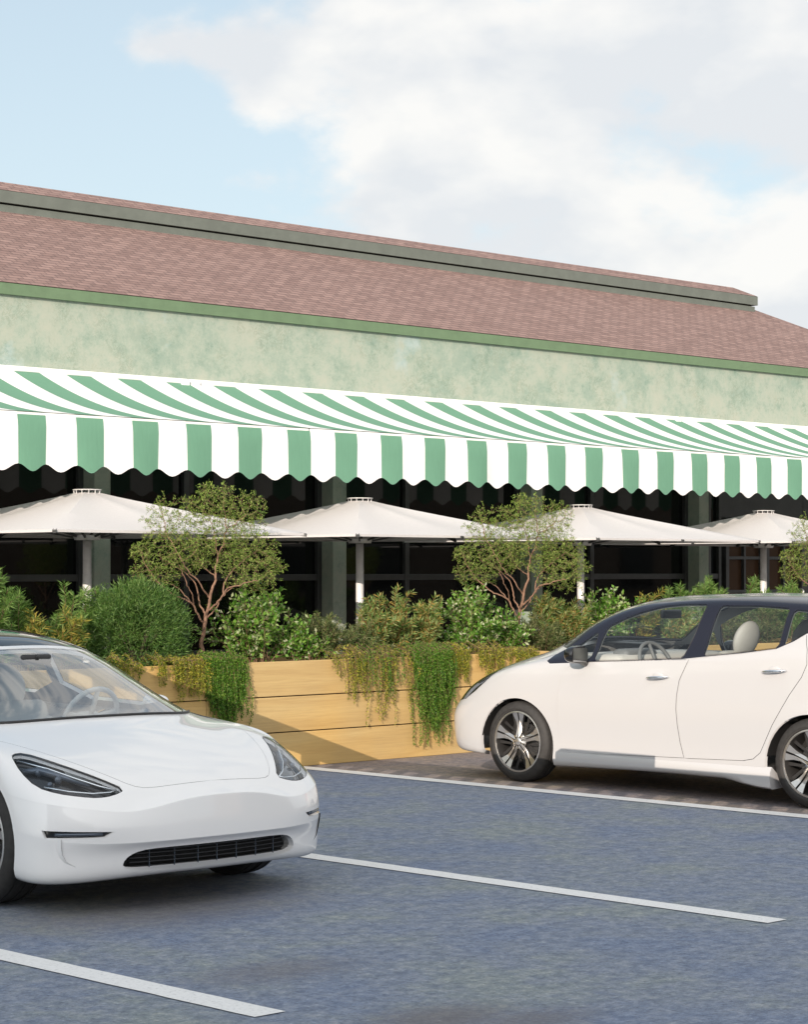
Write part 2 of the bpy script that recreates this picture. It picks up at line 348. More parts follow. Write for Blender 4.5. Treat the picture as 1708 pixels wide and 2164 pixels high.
# ---------------------------------------------------------------- materials of the place
def m_asphalt(N, L, b):
    big = nz(N, L, 1.1, 7, .7, coord='World'); mid = nz(N, L, 13, 9, .80, coord='World')
    fine = nz(N, L, 48, 5, .8, coord='World')
    c = ramp(N, L, mid, (.40, (.120, .150, .208)), (.50, (.180, .214, .275)), (.60, (.262, .290, .338)))
    c2 = ramp(N, L, big, (.38, (.84, .90, 1.02)), (.5, (1, 1, 1)), (.62, (1.14, 1.12, .93)))
    c = mixc(N, L, 1, c, c2, 'MULTIPLY')
    f = ramp(N, L, fine, (.36, (.50, .50, .52)), (.46, (.94, .94, .95)), (.57, (1.03, 1.03, 1.03)), (.67, (1.9, 1.9, 1.85)))
    c = mixc(N, L, .85, c, f, 'MULTIPLY')
    # old oil drips where cars have stood
    g = N.new('ShaderNodeNewGeometry'); stain = None
    for (x, y, rx, ry, s) in ((6.7, 8.35, 1.1, .6, .55), (6.1, 6.72, .50, .26, .40), (5.9, 5.60, .42, .26, .6), (6.1, 5.35, .4, .2, .5)):
        mp = N.new('ShaderNodeMapping'); mp.vector_type = 'POINT'; L.new(g.outputs['Position'], mp.inputs[0])
        mp.inputs['Scale'].default_value = (1/rx, 1/ry, 0); mp.inputs['Location'].default_value = (-x/rx, -y/ry, 0)
        ln = N.new('ShaderNodeVectorMath'); ln.operation = 'LENGTH'; L.new(mp.outputs[0], ln.inputs[0])
        ad = N.new('ShaderNodeMath'); ad.operation = 'MULTIPLY_ADD'; L.new(mid, ad.inputs[0]); ad.inputs[1].default_value = -1.1; L.new(ln.outputs['Value'], ad.inputs[2])
        mr = N.new('ShaderNodeMapRange'); mr.interpolation_type = 'SMOOTHSTEP'; L.new(ad.outputs[0], mr.inputs[0])
        mr.inputs[1].default_value = -.4; mr.inputs[2].default_value = .7; mr.inputs[3].default_value = s; mr.inputs[4].default_value = 0
        if stain is None: stain = mr.outputs[0]
        else:
            mxm = N.new('ShaderNodeMath'); mxm.operation = 'MAXIMUM'; L.new(stain, mxm.inputs[0]); L.new(mr.outputs[0], mxm.inputs[1]); stain = mxm.outputs[0]
    c = mixc(N, L, stain, c, (.12, .10, .085))
    # past the far line the warm tone of sunlit ground is painted into the colour
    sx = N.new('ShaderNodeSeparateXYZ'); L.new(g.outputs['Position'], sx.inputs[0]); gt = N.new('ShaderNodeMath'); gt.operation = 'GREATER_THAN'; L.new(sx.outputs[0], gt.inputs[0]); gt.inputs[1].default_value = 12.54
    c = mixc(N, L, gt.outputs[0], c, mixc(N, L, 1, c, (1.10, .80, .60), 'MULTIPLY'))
    L.new(c, b.inputs['Base Color'])
    hm = mixc(N, L, .5, mid, fine)
    bump(N, L, b, hm, .010, .5)
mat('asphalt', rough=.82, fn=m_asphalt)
def m_line(N, L, b):
    f = nz(N, L, 60, 4, .7, coord='World'); c = ramp(N, L, f, (.30, (.50, .50, .50)), (.42, (.74, .74, .73)), (.6, (.80, .80, .79)))
    L.new(c, b.inputs['Base Color']); bump(N, L, b, f, .004, .4)
mat('line_paint', rough=.6, fn=m_line)
def m_plaster(N, L, b):
    a = nz(N, L, 1.9, 14, .80, coord='World', stretch=(1, 1, 1.1), dist=.1); d = nz(N, L, 4.2, 14, .84, coord='World', dist=.15, off=(4, 2, 7))
    e = nz(N, L, 1.1, 6, .6, coord='World', off=(9, 1, 3))
    c = ramp(N, L, a, (.41, (.20, .29, .235)), (.47, (.275, .345, .28)), (.52, (.33, .38, .315)), (.60, (.375, .395, .325)))
    c2 = ramp(N, L, d, (.39, (.165, .24, .20)), (.45, (.29, .35, .29)), (.52, (.345, .385, .325)), (.60, (.385, .40, .33)))
    c = mixc(N, L, .45, c, c2)
    bl = ramp(N, L, e, (.63, (0, 0, 0)), (.72, (1, 1, 1)))
    c = mixc(N, L, mixc(N, L, 1, bl, (.35, .35, .35), 'MULTIPLY'), c, (.42, .55, .62))
    # trowel cracks
    cr = nz(N, L, 8, 12, .8, coord='World', dist=.6); cr = ramp(N, L, cr, (.465, (1, 1, 1)), (.495, (.60, .66, .58)), (.52, (1, 1, 1)))
    msk = ramp(N, L, nz(N, L, 2.0, 3, .5, coord='World', off=(1, 5, 9)), (.48, (0, 0, 0)), (.6, (1, 1, 1)))
    c = mixc(N, L, mixc(N, L, 1, msk, (.7, .7, .7), 'MULTIPLY'), c, mixc(N, L, 1, c, cr, 'MULTIPLY'))
    L.new(c, b.inputs['Base Color']); bump(N, L, b, mixc(N, L, .5, d, a), .01, .25)
mat('plaster', rough=.9, fn=m_plaster)
def m_shingle(N, L, b):
    tc = N.new('ShaderNodeTexCoord'); mp = N.new('ShaderNodeMapping'); L.new(tc.outputs['UV'], mp.inputs[0])
    br = N.new('ShaderNodeTexBrick'); L.new(mp.outputs[0], br.inputs['Vector']); br.inputs['Scale'].default_value = 1
    br.inputs['Brick Width'].default_value = .17; br.inputs['Row Height'].default_value = .075; br.inputs['Mortar Size'].default_value = .006
    br.inputs['Mortar Smooth'].default_value = .3; br.inputs['Bias'].default_value = .0; br.offset = .5
    br.inputs['Color1'].default_value = (.30, .20, .175, 1); br.inputs['Color2'].default_value = (.215, .137, .12, 1); br.inputs['Mortar'].default_value = (.12, .078, .07, 1)
    n = nz(N, L, 9, 6, .7, coord='World', stretch=(1, 2, 1)); c = mixc(N, L, .8, br.outputs['Color'], ramp(N, L, n, (.3, (.72, .72, .74)), (.7, (1.25, 1.22, 1.2))), 'MULTIPLY')
    sw = N.new('ShaderNodeSeparateXYZ'); L.new(mp.outputs[0], sw.inputs[0])
    md = N.new('ShaderNodeMath'); md.operation = 'MODULO'; L.new(sw.outputs[1], md.inputs[0]); md.inputs[1].default_value = .075
    L.new(c, b.inputs['Base Color'])
    p = bump(N, L, b, br.outputs['Fac'], -.008, .8); bump(N, L, b, md.outputs[0], -.25, .5, p)
mat('shingle', rough=.9, fn=m_shingle)
def m_noise(base, amt=.08, scale=6, bmp=0):
    def fn(N, L, b):
        f = nz(N, L, scale, 5, .6, coord='World')
        lo = tuple(c*(1-amt) for c in base); hi = tuple(min(1, c*(1+amt)) for c in base)
        L.new(ramp(N, L, f, (.35, lo), (.65, hi)), b.inputs['Base Color'])
        if bmp: bump(N, L, b, f, bmp, .4)
    return fn
mat('green_trim', rough=.7, fn=m_noise((.125, .195, .11)))
mat('grey_trim', rough=.7, fn=m_noise((.135, .155, .135)))
mat('dark_gap', (.02, .02, .02), .8)
mat('frame_dark', rough=.45, fn=m_noise((.045, .047, .048), .1))
mat('pane_dark', (.006, .007, .007), .03, fn=None); M['pane_dark'].node_tree.nodes['Principled BSDF'].inputs['IOR'].default_value = 1.42
mat('pane_warm', (.06, .032, .018), .12)  # brown painted in for the reflection of the building opposite
mat('room_dark', (.03, .028, .025), .8)
mat('aluminium', rough=.42, metal=.25, fn=m_noise((.80, .79, .78), .04, 30))
mat('white_metal', (.85, .85, .84), .35)
def m_fabric(base, tr=.25):
    def fn(N, L, b):
        f = nz(N, L, 14, 6, .6, coord='World', stretch=(3, 3, .5)); lo = tuple(c*.95 for c in base)
        c = ramp(N, L, f, (.35, lo), (.65, base)); L.new(c, b.inputs['Base Color'])
        w = nz(N, L, 900, 2, .5, coord='World'); bump(N, L, b, w, .001, .15)
        t = N.new('ShaderNodeBsdfTranslucent'); L.new(c, t.inputs[0]); ms = N.new('ShaderNodeMixShader'); ms.inputs[0].default_value = tr
        o = N['Material Output']; L.new(b.outputs[0], ms.inputs[1]); L.new(t.outputs[0], ms.inputs[2]); L.new(ms.outputs[0], o.inputs[0])
    return fn
mat('stripe_white', rough=.8, fn=m_fabric((.93, .93, .92), .18)); mat('stripe_green', rough=.8, fn=m_fabric((.15, .335, .225), .12))
mat('parasol_cloth', rough=.8, fn=m_fabric((.68, .665, .66), .16))
def m_wood(N, L, b):
    a = nz(N, L, 1.6, 6, .6, stretch=(.35, 1, 5), coord='World', dist=1.2); g = nz(N, L, 22, 5, .65, stretch=(.12, 1, 4), coord='World', dist=.6)
    c = ramp(N, L, a, (.3, (.43, .26, .08)), (.5, (.53, .345, .12)), (.7, (.59, .41, .16)))
    c = mixc(N, L, .75, c, ramp(N, L, g, (.3, (.80, .76, .70)), (.6, (1.05, 1.05, 1.05))), 'MULTIPLY')
    w = nz(N, L, .9, 3, .5, coord='World', off=(3, 3, 3)); c = mixc(N, L, .35, c, ramp(N, L, w, (.4, (.42, .34, .20)), (.6, (.57, .38, .15))))
    L.new(c, b.inputs['Base Color']); bump(N, L, b, g, .004, .35)
mat('planter_wood', rough=.75, fn=m_wood)
mat('soil', rough=1, fn=m_noise((.055, .038, .025), .4, 40, .02))
mat('patio', rough=.85, fn=m_noise((.20, .19, .18), .2, 5))

# ---------------------------------------------------------------- ground and painted lines
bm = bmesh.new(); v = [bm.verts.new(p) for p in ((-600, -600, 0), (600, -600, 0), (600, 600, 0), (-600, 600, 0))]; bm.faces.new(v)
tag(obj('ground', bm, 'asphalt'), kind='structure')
bm = bmesh.new(); box(bm, -5, 31, 14.45, 17.6, .004, .05)
tag(obj('pavement', bm, 'patio'), kind='structure')
for x0, x1 in ((2.27, 2.43), (5.40, 5.555), (8.61, 8.765), (12.45, 12.63), (15.85, 16.03)):
    bm = bmesh.new(); y0 = 6.07
    pts = [(x0, y0+.03), (x1, y0), (x1, 13.59), (x0, 13.59)]
    n = 60; top = []
    rr = random.Random(int(x0*100)); L_, R_ = [], []
    for k in range(n+1):
        y = y0+(13.59-y0)*k/n
        L_.append(bm.verts.new((x0+rr.uniform(-.003, .003), y, .004))); R_.append(bm.verts.new((x1+rr.uniform(-.003, .003), y, .004)))
    for k in range(n): bm.faces.new((L_[k], R_[k], R_[k+1], L_[k+1]))
    tag(obj('parking_line', bm, 'line_paint'), kind='structure')

# ---------------------------------------------------------------- the restaurant building
YW, YG, ZT, ZE = 17.54, 17.78, 3.2, 4.34
bld = thing('restaurant_building', 'long single-storey building of mottled green plaster under a brown shingle hip roof', 'building', (12, 17.54, 0))
def bobj(name, bm, m, smooth=False):
    o = obj(name, bm, m, bld, smooth); o.location = (-12, -17.54, 0); return o
bm = bmesh.new(); box(bm, -4, 29.7, YW, YW+.3, ZT, ZE-.02)            # wall above the glazing
box(bm, -4, -3.7, YW+.3, 22.2, 0, ZE-.02); box(bm, 29.4, 29.7, YW+.3, 22.2, 0, ZE-.02); box(bm, -3.7, 29.4, 21.9, 22.2, 0, ZE-.02)
bobj('wall', bm, 'plaster')
COLX = [13.46+3.305*k for k in range(-5, 6)]
for x in COLX:
    if x+.21 > 29.6: continue
    bm = bmesh.new(); box(bm, x, x+.205, YW+.002, YG+.05, 0, ZT, .006); bobj('column', bm, 'plaster')
# fascia
bm = bmesh.new(); box(bm, -4.05, 29.75, 17.50, YW-.002, ZE-.022, ZE+.088); box(bm, -4.05, -4.003, YW, 22.2, ZE-.022, ZE+.088); box(bm, 29.703, 29.75, YW, 22.2, ZE-.022, ZE+.088)
bobj('eave_fascia', bm, 'green_trim')
# shingle roof with hipped ends
def roof_mesh(x0, x1, y0, y1, z0, pitch, lift=0):
    t = math.tan(R(pitch)); r = (y1-y0)/2; zr = z0+r*t
    A, B_, C_, D = (x0, y0, z0), (x1, y0, z0), (x1, y1, z0), (x0, y1, z0); E1, E2 = (x0+r, y0+r, zr), (x1-r, y0+r, zr)
    bm = bmesh.new(); uv = bm.loops.layers.uv.new('UVMap')
    for f, ax in (((A, B_, E2, E1), 0), ((B_, C_, E2), 1), ((C_, D, E1, E2), 0), ((D, A, E1), 1)):
        vs = [bm.verts.new(p) for p in f]; fc = bm.faces.new(vs)
        for l in fc.loops:
            p = l.vert.co; h = (p.z-z0)/math.sin(R(pitch)); l[uv].uv = ((p.x if ax == 0 else p.y), h)
    # soffit underneath
    vs = [bm.verts.new((p[0], p[1], z0-.004)) for p in (A, D, C_, B_)]; bm.faces.new(vs)
    return bm
bm = roof_mesh(-4.07, 29.77, 17.497, 22.32, ZE+.094, 27.5); bobj('roof', bm, 'shingle')
# raised ridge cap: low strip, shadow gap, box gutter, small shingle cap
bm = bmesh.new(); box(bm, -1.3, 27.46, 19.585, 20.06, 5.40, 5.598); bobj('ridge_curb', bm, 'grey_trim')
bm = bmesh.new(); box(bm, -1.25, 27.40, 19.64, 20.02, 5.598, 5.618); bobj('vent_gap', bm, 'dark_gap')
bm = bmesh.new(); box(bm, -1.4, 27.50, 19.56, 20.08, 5.618, 5.748); bobj('ridge_fascia', bm, 'grey_trim')
bm = roof_mesh(-1.4, 27.50, 19.562, 20.078, 5.752, 28); bobj('ridge_roof', bm, 'shingle')
# glazing bay by bay
def window_bay(xa, xb, split):
    f = bmesh.new()
    for x in (xa, xb-.06): box(f, x, x+.06, YG-.06, YG+.04, .05, ZT-.01, .004)
    box(f, split-.035, split+.035, YG-.058, YG+.038, .051, ZT-.012, .004)
    for z in (.052, .74, 1.54, 3.1): box(f, xa+.06, xb-.06, YG-.05, YG+.03, z, z+.07, .004)
    w = bobj('window', f, 'frame_dark')
    for a, c in ((xa+.06, split-.035), (split+.035, xb-.06)):
        for z0, z1 in ((.122, .74), (.81, 1.54), (1.61, 3.1)):
            g = bmesh.new(); box(g, a, c, YG-.01, YG+.004, z0, z1); o = obj('pane', g, 'pane_dark', w)
for k in range(len(COLX)-1):
    xa, xb = COLX[k]+.205, COLX[k+1]
    if xb > 29.6: break
    if abs(xa-23.58) < .12:      # the bay with the doors
        window_bay(xa, 24.1, 23.84); continue
    window_bay(xa, xb, xa+1.15)
def door(x0, x1):
    f = bmesh.new(); box(f, x0, x0+.07, YG-.09, YG+.03, .05, 2.35, .004); box(f, x1-.07, x1, YG-.09, YG+.03, .05, 2.35, .004)
    box(f, x0+.07, x1-.07, YG-.088, YG+.028, 2.24, 2.348); box(f, x0+.07, x1-.07, YG-.085, YG+.025, .05, .5)
    for z in (.95, 1.35, 1.8): box(f, x0+.07, x1-.07, YG-.07, YG+.02, z, z+.04)
    xm = (x0+x1)/2; box(f, xm-.02, xm+.02, YG-.068, YG+.018, .5, 2.24)
    d = bobj('door', f, 'frame_dark'); g = bmesh.new(); box(g, x0+.07, x1-.07, YG-.02, YG-.01, .5, 2.24); obj('pane', g, 'pane_warm', d)
    h = bmesh.new(); tube(h, [(x1-.12, YG-.1, 1.0), (x1-.12, YG-.15, 1.02), (x1-.12, YG-.15, 1.38), (x1-.12, YG-.1, 1.4)], .012, 8); obj('handle', h, 'aluminium', d)
door(24.16, 25.06); door(25.07, 25.97)
f = bmesh.new(); box(f, 24.1, 25.99, YG-.05, YG+.03, 2.36, ZT-.01); bobj('door_transom', f, 'frame_dark')
f = bmesh.new(); box(f, 25.98, 26.38, YG-.05, YG+.03, .05, ZT-.01); bobj('side_panel', f, 'frame_dark')

# ---------------------------------------------------------------- striped awnings
PER = .6322
def awning(x0, nper, label):
    t = thing('awning', label, 'awning', (x0+nper*PER/2, YW, 3.56), 0, 'striped awnings along the wall')
    def ao(name, bm, m, smooth=False, parent=None):
        o = obj(name, bm, m, parent or t, smooth); o.location = -t.location; return o
    x1 = x0+nper*PER
    bm = bmesh.new(); box(bm, x0+.02, x1-.02, YW-.14, YW-.003, 3.568, 3.622, .012); ao('cassette', bm, 'white_metal')
    for xe in (x0+.021, x1-.12):
        bm = bmesh.new(); box(bm, xe, xe+.099, YW-.17, YW-.141, 3.548, 3.61, .006); ao('end_cap', bm, 'white_metal')
    YA, ZA, YB, ZB = YW-.12, 3.575, 15.582, 3.030
    def cz(s): return ZB+(ZA-ZB)*(.42*(1-s)+.58*(1-s)**2)
    bm = bmesh.new(); rr = random.Random(nper+int(x0)); ns = 18
    edges = []
    for k in range(nper):
        edges += [(x0+k*PER, 0), (x0+k*PER+.328, 1)]
    edges.append((x1, 0))
    cols = []
    for i, (xx, c) in enumerate(edges[:-1]):
        x2 = edges[i+1][0]
        for q in range(4):
            cols.append((xx+(x2-xx)*q/4, c))
    cols.append((x1, 0)); prev = None
    for i, (xx, c) in enumerate(cols):
        colv = []
        for j in range(ns+1):
            s = j/ns; zz = cz(s)+.006*math.sin((xx-x0)*2*math.pi/.63)*math.sin(math.pi*s)
            colv.append(bm.verts.new((xx, YA+(YB-YA)*s, zz)))
        if prev:
            for j in range(ns):
                f_ = bm.faces.new((prev[j], prev[j+1], colv[j+1], colv[j])); f_.material_index = cols[i-1][1]; f_.smooth = True
        prev = colv
    ao('canopy', bm, ['stripe_white', 'stripe_green'])
    bm = bmesh.new(); box(bm, x0+.01, x1-.01, 15.588, 15.665, 2.975, 3.026, .008); ao('front_bar', bm, 'white_metal')
    bm = bmesh.new(); cols = []; nq = 10
    for i, (xx, c) in enumerate(edges[:-1]):
        x2 = edges[i+1][0]
        for q in range(nq): cols.append((xx+(x2-xx)*q/nq, c, q/nq))
    cols.append((x1, 0, 0)); prev = None
    for i, (xx, c, q) in enumerate(cols):
        zb = 2.575-.065*(.5-.5*math.cos(2*math.pi*q)); colv = []
        wv = .010*math.sin((xx-x0)*2*math.pi/.632+.6)+.006*math.sin(xx*5.1)+.004*math.sin(xx*11)
        for j in range(9):
            s = j/8; z = 3.002+(zb-3.002)*s
            colv.append(bm.verts.new((xx, 15.583-.014*min(1, s*5)+wv*s, z)))
        if prev:
            for j in range(8):
                f_ = bm.faces.new((prev[j], prev[j+1], colv[j+1], colv[j])); f_.material_index = cols[i-1][1]; f_.smooth = True
        prev = colv
    ao('valance', bm, ['stripe_white', 'stripe_green'])
    for xa in (x0+.9, x1-.9):
        sgn = 1 if xa < (x0+x1)/2 else -1
        bm = bmesh.new(); tube(bm, [(xa, YW-.12, 3.40), (xa+sgn*.75, 16.55, 3.14), (xa+sgn*.15, 15.7, 2.99)], .028, 8); ao('folding_arm', bm, 'frame_dark')
X_A = 14.583
awning(X_A-13*PER, 13, 'green and white striped awning at the left, ending above the parasol with the second pole')
awning(X_A, 13, 'long green and white striped awning in the middle, over the second, third and fourth parasols')
awning(X_A+13*PER, 11, 'green and white striped awning cut off by the right edge of the photo')

# ---------------------------------------------------------------- parasols
def make_parasol():
    t = thing('parasol', '', 'parasol', (0, 0, .05), 0, 'off-white parasols in a row on the terrace')
    def po(n, bm, m, smooth=False): o = obj(n, bm, m, t, smooth); o.location = (0, 0, -.05); return o
    H, ZT_, ZE_ = 1.40, 2.350, 1.985
    bm = bmesh.new(); tube(bm, [(0, 0, .1), (0, 0, 1.93)], .039, 20); tube(bm, [(0, 0, 1.05), (0, 0, 1.62)], .0405, 20); po('pole', bm, 'aluminium')
    bm = bmesh.new(); box(bm, -.4, .4, -.4, .4, .05, .1, .01); tube(bm, [(0, 0, .1), (0, 0, .42)], .055, 16); po('base', bm, 'frame_dark')
    # canopy: four panels, slightly sagging between the ribs
    bm = bmesh.new(); n = 16
    dirs = []
    for k in range(4*n):
        a = k/n; e = int(a)%4; s = a-int(a); cs = [(-1, -1), (1, -1), (1, 1), (-1, 1)]
        p, q = cs[e], cs[(e+1)%4]; dirs.append((p[0]+(q[0]-p[0])*s, p[1]+(q[1]-p[1])*s, s))
    r0 = .085
    rings = []
    for j in range(13):
        w = j/12; ring = []
        for dx, dy, s in dirs:
            r = r0+(H-r0)*w
            z = ZT_-(ZT_-ZE_)*(w**.93)
            sag = .020*math.sin(math.pi*w)*abs(math.sin(2*math.pi*s)); drop = -.0*w
            pull = .014*(w**6)*abs(math.sin(2*math.pi*s))
            ring.append(bm.verts.new((dx*(r-pull), dy*(r-pull), z-sag)))
        rings.append(ring)
    m_ = len(dirs)
    for a_, b_ in zip(rings, rings[1:]):
        for k in range(m_):
            f_ = bm.faces.new((a_[k], b_[k], b_[(k+1)%m_], a_[(k+1)%m_])); f_.smooth = True
    low = [bm.verts.new((v_.co.x, v_.co.y, v_.co.z-.022)) for v_ in rings[-1]]
    for k in range(m_): bm.faces.new((rings[-1][k], low[k], low[(k+1)%m_], rings[-1][(k+1)%m_]))
    po('canopy', bm, 'parasol_cloth', 30)
    bm = bmesh.new(); lathe(bm, [(.128, 2.372), (.134, 2.376), (.130, 2.381), (.02, 2.385), (0.001, 2.385)], 32)
    for k in range(12):
        a = k*math.pi/6; tube(bm, [(.118*math.cos(a), .118*math.sin(a), 2.34), (.122*math.cos(a), .122*math.sin(a), 2.375)], .004, 6)
    po('crown', bm, 'aluminium', 40)
    bm = bmesh.new(); lathe(bm, [(.04, 1.925), (.115, 1.925), (.12, 1.94), (.12, 1.965), (.04, 1.97)], 24); po('hub', bm, 'aluminium', 40)
    for k in range(8):
        cs = [(-1, -1), (0, -1), (1, -1), (1, 0), (1, 1), (0, 1), (-1, 1), (-1, 0)][k]
        rb = bmesh.new(); e = Vector((cs[0]*H*.985, cs[1]*H*.985, ZE_-.012)); tpt = Vector((cs[0]*.05, cs[1]*.05, ZT_-.03))
        beam(rb, tpt, e, .02, .022)
        d = (e-tpt).normalized(); box_c = e+d*.015; beam(rb, e-d*.03, e+d*.035, .036, .03, .004)
        r_ = po('rib', rb, 'frame_dark'); s_ = bmesh.new(); mid = tpt.lerp(e, .52); beam(s_, (cs[0]*.09, cs[1]*.09, 1.95), mid-Vector((0, 0, .01)), .016, .018)
        obj('strut', s_, 'frame_dark', r_)
    return t
def copy_tree(o, parent=None):
    c = o.copy(); col.objects.link(c); c.parent = parent
    for ch in list(o.children): copy_tree(ch, c)
    return c
par = make_parasol()
PL = ['off-white parasol at the left edge, its pole in front of the leftmost green column',
      'off-white parasol between the two small trees, with its whole pole in view',
      'off-white parasol behind the small tree nearest the white hatchback',
      'off-white parasol farthest right, above the roof of the white hatchback']
for k in range(4):
    o = par if k == 0 else copy_tree(par)
    o.location = (12.086+3.443*k, 15.86, .05); o['label'] = PL[k]

# ---------------------------------------------------------------- planters
PX = [3.0, 7.29, 11.58, 15.87, 20.16, 24.45]
PLB = ['pale wooden planter box mostly hidden behind the white sedan', 'pale wooden planter box behind the white sedan, under the rounded clipped bush',
       'pale wooden planter box between the two cars, vines hanging over its boards', 'pale wooden planter box behind the nose of the white hatchback', 'pale wooden planter box hidden behind the doors of the white hatchback']
for k in range(5):
    x0, x1 = PX[k]+.003, PX[k+1]-.003
    t = thing('planter_box', PLB[k], 'planter', ((x0+x1)/2, 14.05, 0), 0, 'wooden planter boxes along the terrace')
    for z0, z1 in ((0.0, .292), (.300, .592), (.600, .89)):
        bm = bmesh.new(); box(bm, x0, x1, 13.60, 13.64, z0+.001, z1, .004); o = obj('board', bm, 'planter_wood', t); o.location = -t.location
    for y in (14.46,):
        bm = bmesh.new(); box(bm, x0, x1, y, y+.04, .001, .89, .004); o = obj('back_board', bm, 'planter_wood', t); o.location = -t.location
    for xe in (x0, x1-.04):
        bm = bmesh.new(); box(bm, xe, xe+.04, 13.641, 14.459, .001, .888); o = obj('end_board', bm, 'planter_wood', t); o.location = -t.location
    bm = bmesh.new(); box(bm, x0+.04, x1-.04, 13.64, 14.46, .3, .845); o = obj('soil', bm, 'soil', t); o.location = -t.location
    bm = bmesh.new(); box(bm, x0+.04, x1-.04, 13.642, 13.66, .01, .3); o = obj('liner', bm, 'dark_gap', t); o.location = -t.location

# ---------------------------------------------------------------- the neighbours outside the frame that shade the car park
def m_brick(N, L, b):
    f = nz(N, L, 4, 6, .6, coord='World'); L.new(ramp(N, L, f, (.3, (.22, .15, .11)), (.7, (.34, .25, .18))), b.inputs['Base Color'])
mat('brick_far', rough=.9, fn=m_brick)
mat('render_far', rough=.9, fn=m_noise((.60, .56, .50)))
t = thing('neighbouring_building', 'long pale rendered building with a pierced parapet left of the car park', 'building', (-12, -15, 0))
def no(n, bm, m): o = obj(n, bm, m, t); o.location = -t.location; return o
XO = -8.0; KZ = math.tan(SUN_EL)/math.sin(SUN_AZ)
def zs(xs): return (xs-XO)*KZ
Y0, Y1 = -40, 6.5
bm = bmesh.new(); box(bm, XO-8, XO, Y0, Y1, 0, zs(12.64)); no('wall', bm, 'render_far')
bm = bmesh.new(); box(bm, XO-.1, XO+.0, Y0, Y1, zs(13.035), zs(13.56)); no('parapet_cap', bm, 'render_far')
bm = bmesh.new(); y = Y0
while y < Y1: box(bm, XO-.03, XO-.005, y, y+.112, zs(12.64), zs(13.035)); y += .255
o = no('parapet_balusters', bm, 'render_far'); o['kind'] = 'stuff'
bm = bmesh.new(); box(bm, XO-.1, XO-.001, -1.98, -1.08, zs(13.56)+.001, zs(13.56)+.088); no('parapet_block', bm, 'render_far')
for k in range(8):
    f = bmesh.new(); y = -36+k*5.2; box(f, XO+.002, XO+.05, y, y+1.6, 1.2, 3.0, .005); w = no('window', f, 'frame_dark'); g = bmesh.new(); box(g, XO+.05, XO+.056, y+.08, y+1.52, 1.28, 2.92); obj('pane', g, 'pane_dark', w)
t = thing('opposite_building', 'brown brick building across the car park', 'building', (36, -17, 0))
bm = bmesh.new(); box(bm, 30, 78, -22, -14, 0, 7.2); box(bm, 29.8, 78.2, -22.2, -13.8, 7.2, 7.5); no('wall', bm, 'brick_far')
for k in range(10):
    f = bmesh.new(); x = 32+k*4.2; box(f, x, x+1.8, -13.998, -13.9, 1.0, 3.0, .005); w = no('window', f, 'frame_dark'); g = bmesh.new(); box(g, x+.1, x+1.7, -13.9, -13.89, 1.1, 2.9); obj('pane', g, 'pane_dark', w)
# ---------------------------------------------------------------- car materials
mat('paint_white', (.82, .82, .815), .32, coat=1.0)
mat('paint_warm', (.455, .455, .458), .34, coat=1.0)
mat('paint_black', (.012, .013, .022), .14, Specular_IOR_Level=.4)
mat('gloss_black', (.01, .01, .011), .12, coat=.5)
mat('trim_black', (.022, .022, .023), .45)
mat('inner_black', (.012, .012, .012), .8)
mat('mirror_grey', (.28, .29, .30), .1, 1)
mat('chrome', (.82, .83, .84), .08, 1)
mat('wheel_face', (.62, .60, .57), .3, .9)
mat('wheel_dark', (.035, .034, .033), .45, .3)
mat('brake_disc', (.35, .34, .33), .4, 1)
mat('lamp_red', (.45, .015, .012), .15, coat=.6)
mat('seat_light', (.52, .50, .47), .7)
mat('seat_pale', (.60, .61, .60), .65)
mat('dash_grey', (.16, .165, .17), .6)
mat('lamp_grey', (.10, .12, .15), .25, .6)
def m_tyre(N, L, b):
    f = nz(N, L, 30, 4, .6); L.new(ramp(N, L, f, (.3, (.020, .019, .018)), (.7, (.034, .032, .030))), b.inputs['Base Color'])
mat('tyre', rough=.7, fn=m_tyre)
def glass(name, tint, refl=1.0, base=.055):
    m = bpy.data.materials.new(name); m.use_nodes = True; N, L = nset(m.node_tree); N.clear()
    o = N.new('ShaderNodeOutputMaterial'); t = N.new('ShaderNodeBsdfTransparent'); t.inputs[0].default_value = (*tint, 1)
    g = N.new('ShaderNodeBsdfGlossy'); g.inputs['Roughness'].default_value = 0; g.inputs[0].default_value = (refl, refl, refl, 1)
    fr = N.new('ShaderNodeLayerWeight'); fr.inputs[0].default_value = .5
    pw = N.new('ShaderNodeMath'); pw.operation = 'POWER'; L.new(fr.outputs['Facing'], pw.inputs[0]); pw.inputs[1].default_value = 4.5
    mu = N.new('ShaderNodeMath'); mu.operation = 'MULTIPLY_ADD'; L.new(pw.outputs[0], mu.inputs[0]); mu.inputs[1].default_value = .93; mu.inputs[2].default_value = base; mu.use_clamp = True
    mx = N.new('ShaderNodeMixShader'); L.new(mu.outputs[0], mx.inputs[0]); L.new(t.outputs[0], mx.inputs[1]); L.new(g.outputs[0], mx.inputs[2]); L.new(mx.outputs[0], o.inputs[0])
    M[name] = m
glass('car_glass', (.90, .93, .92)); glass('lamp_glass', (.90, .93, .96), base=.03); glass('shade_glass', (.80, .84, .84))
glass('wind_glass', (.82, .86, .86), base=.24)
glass('roof_glass', (.10, .11, .12))

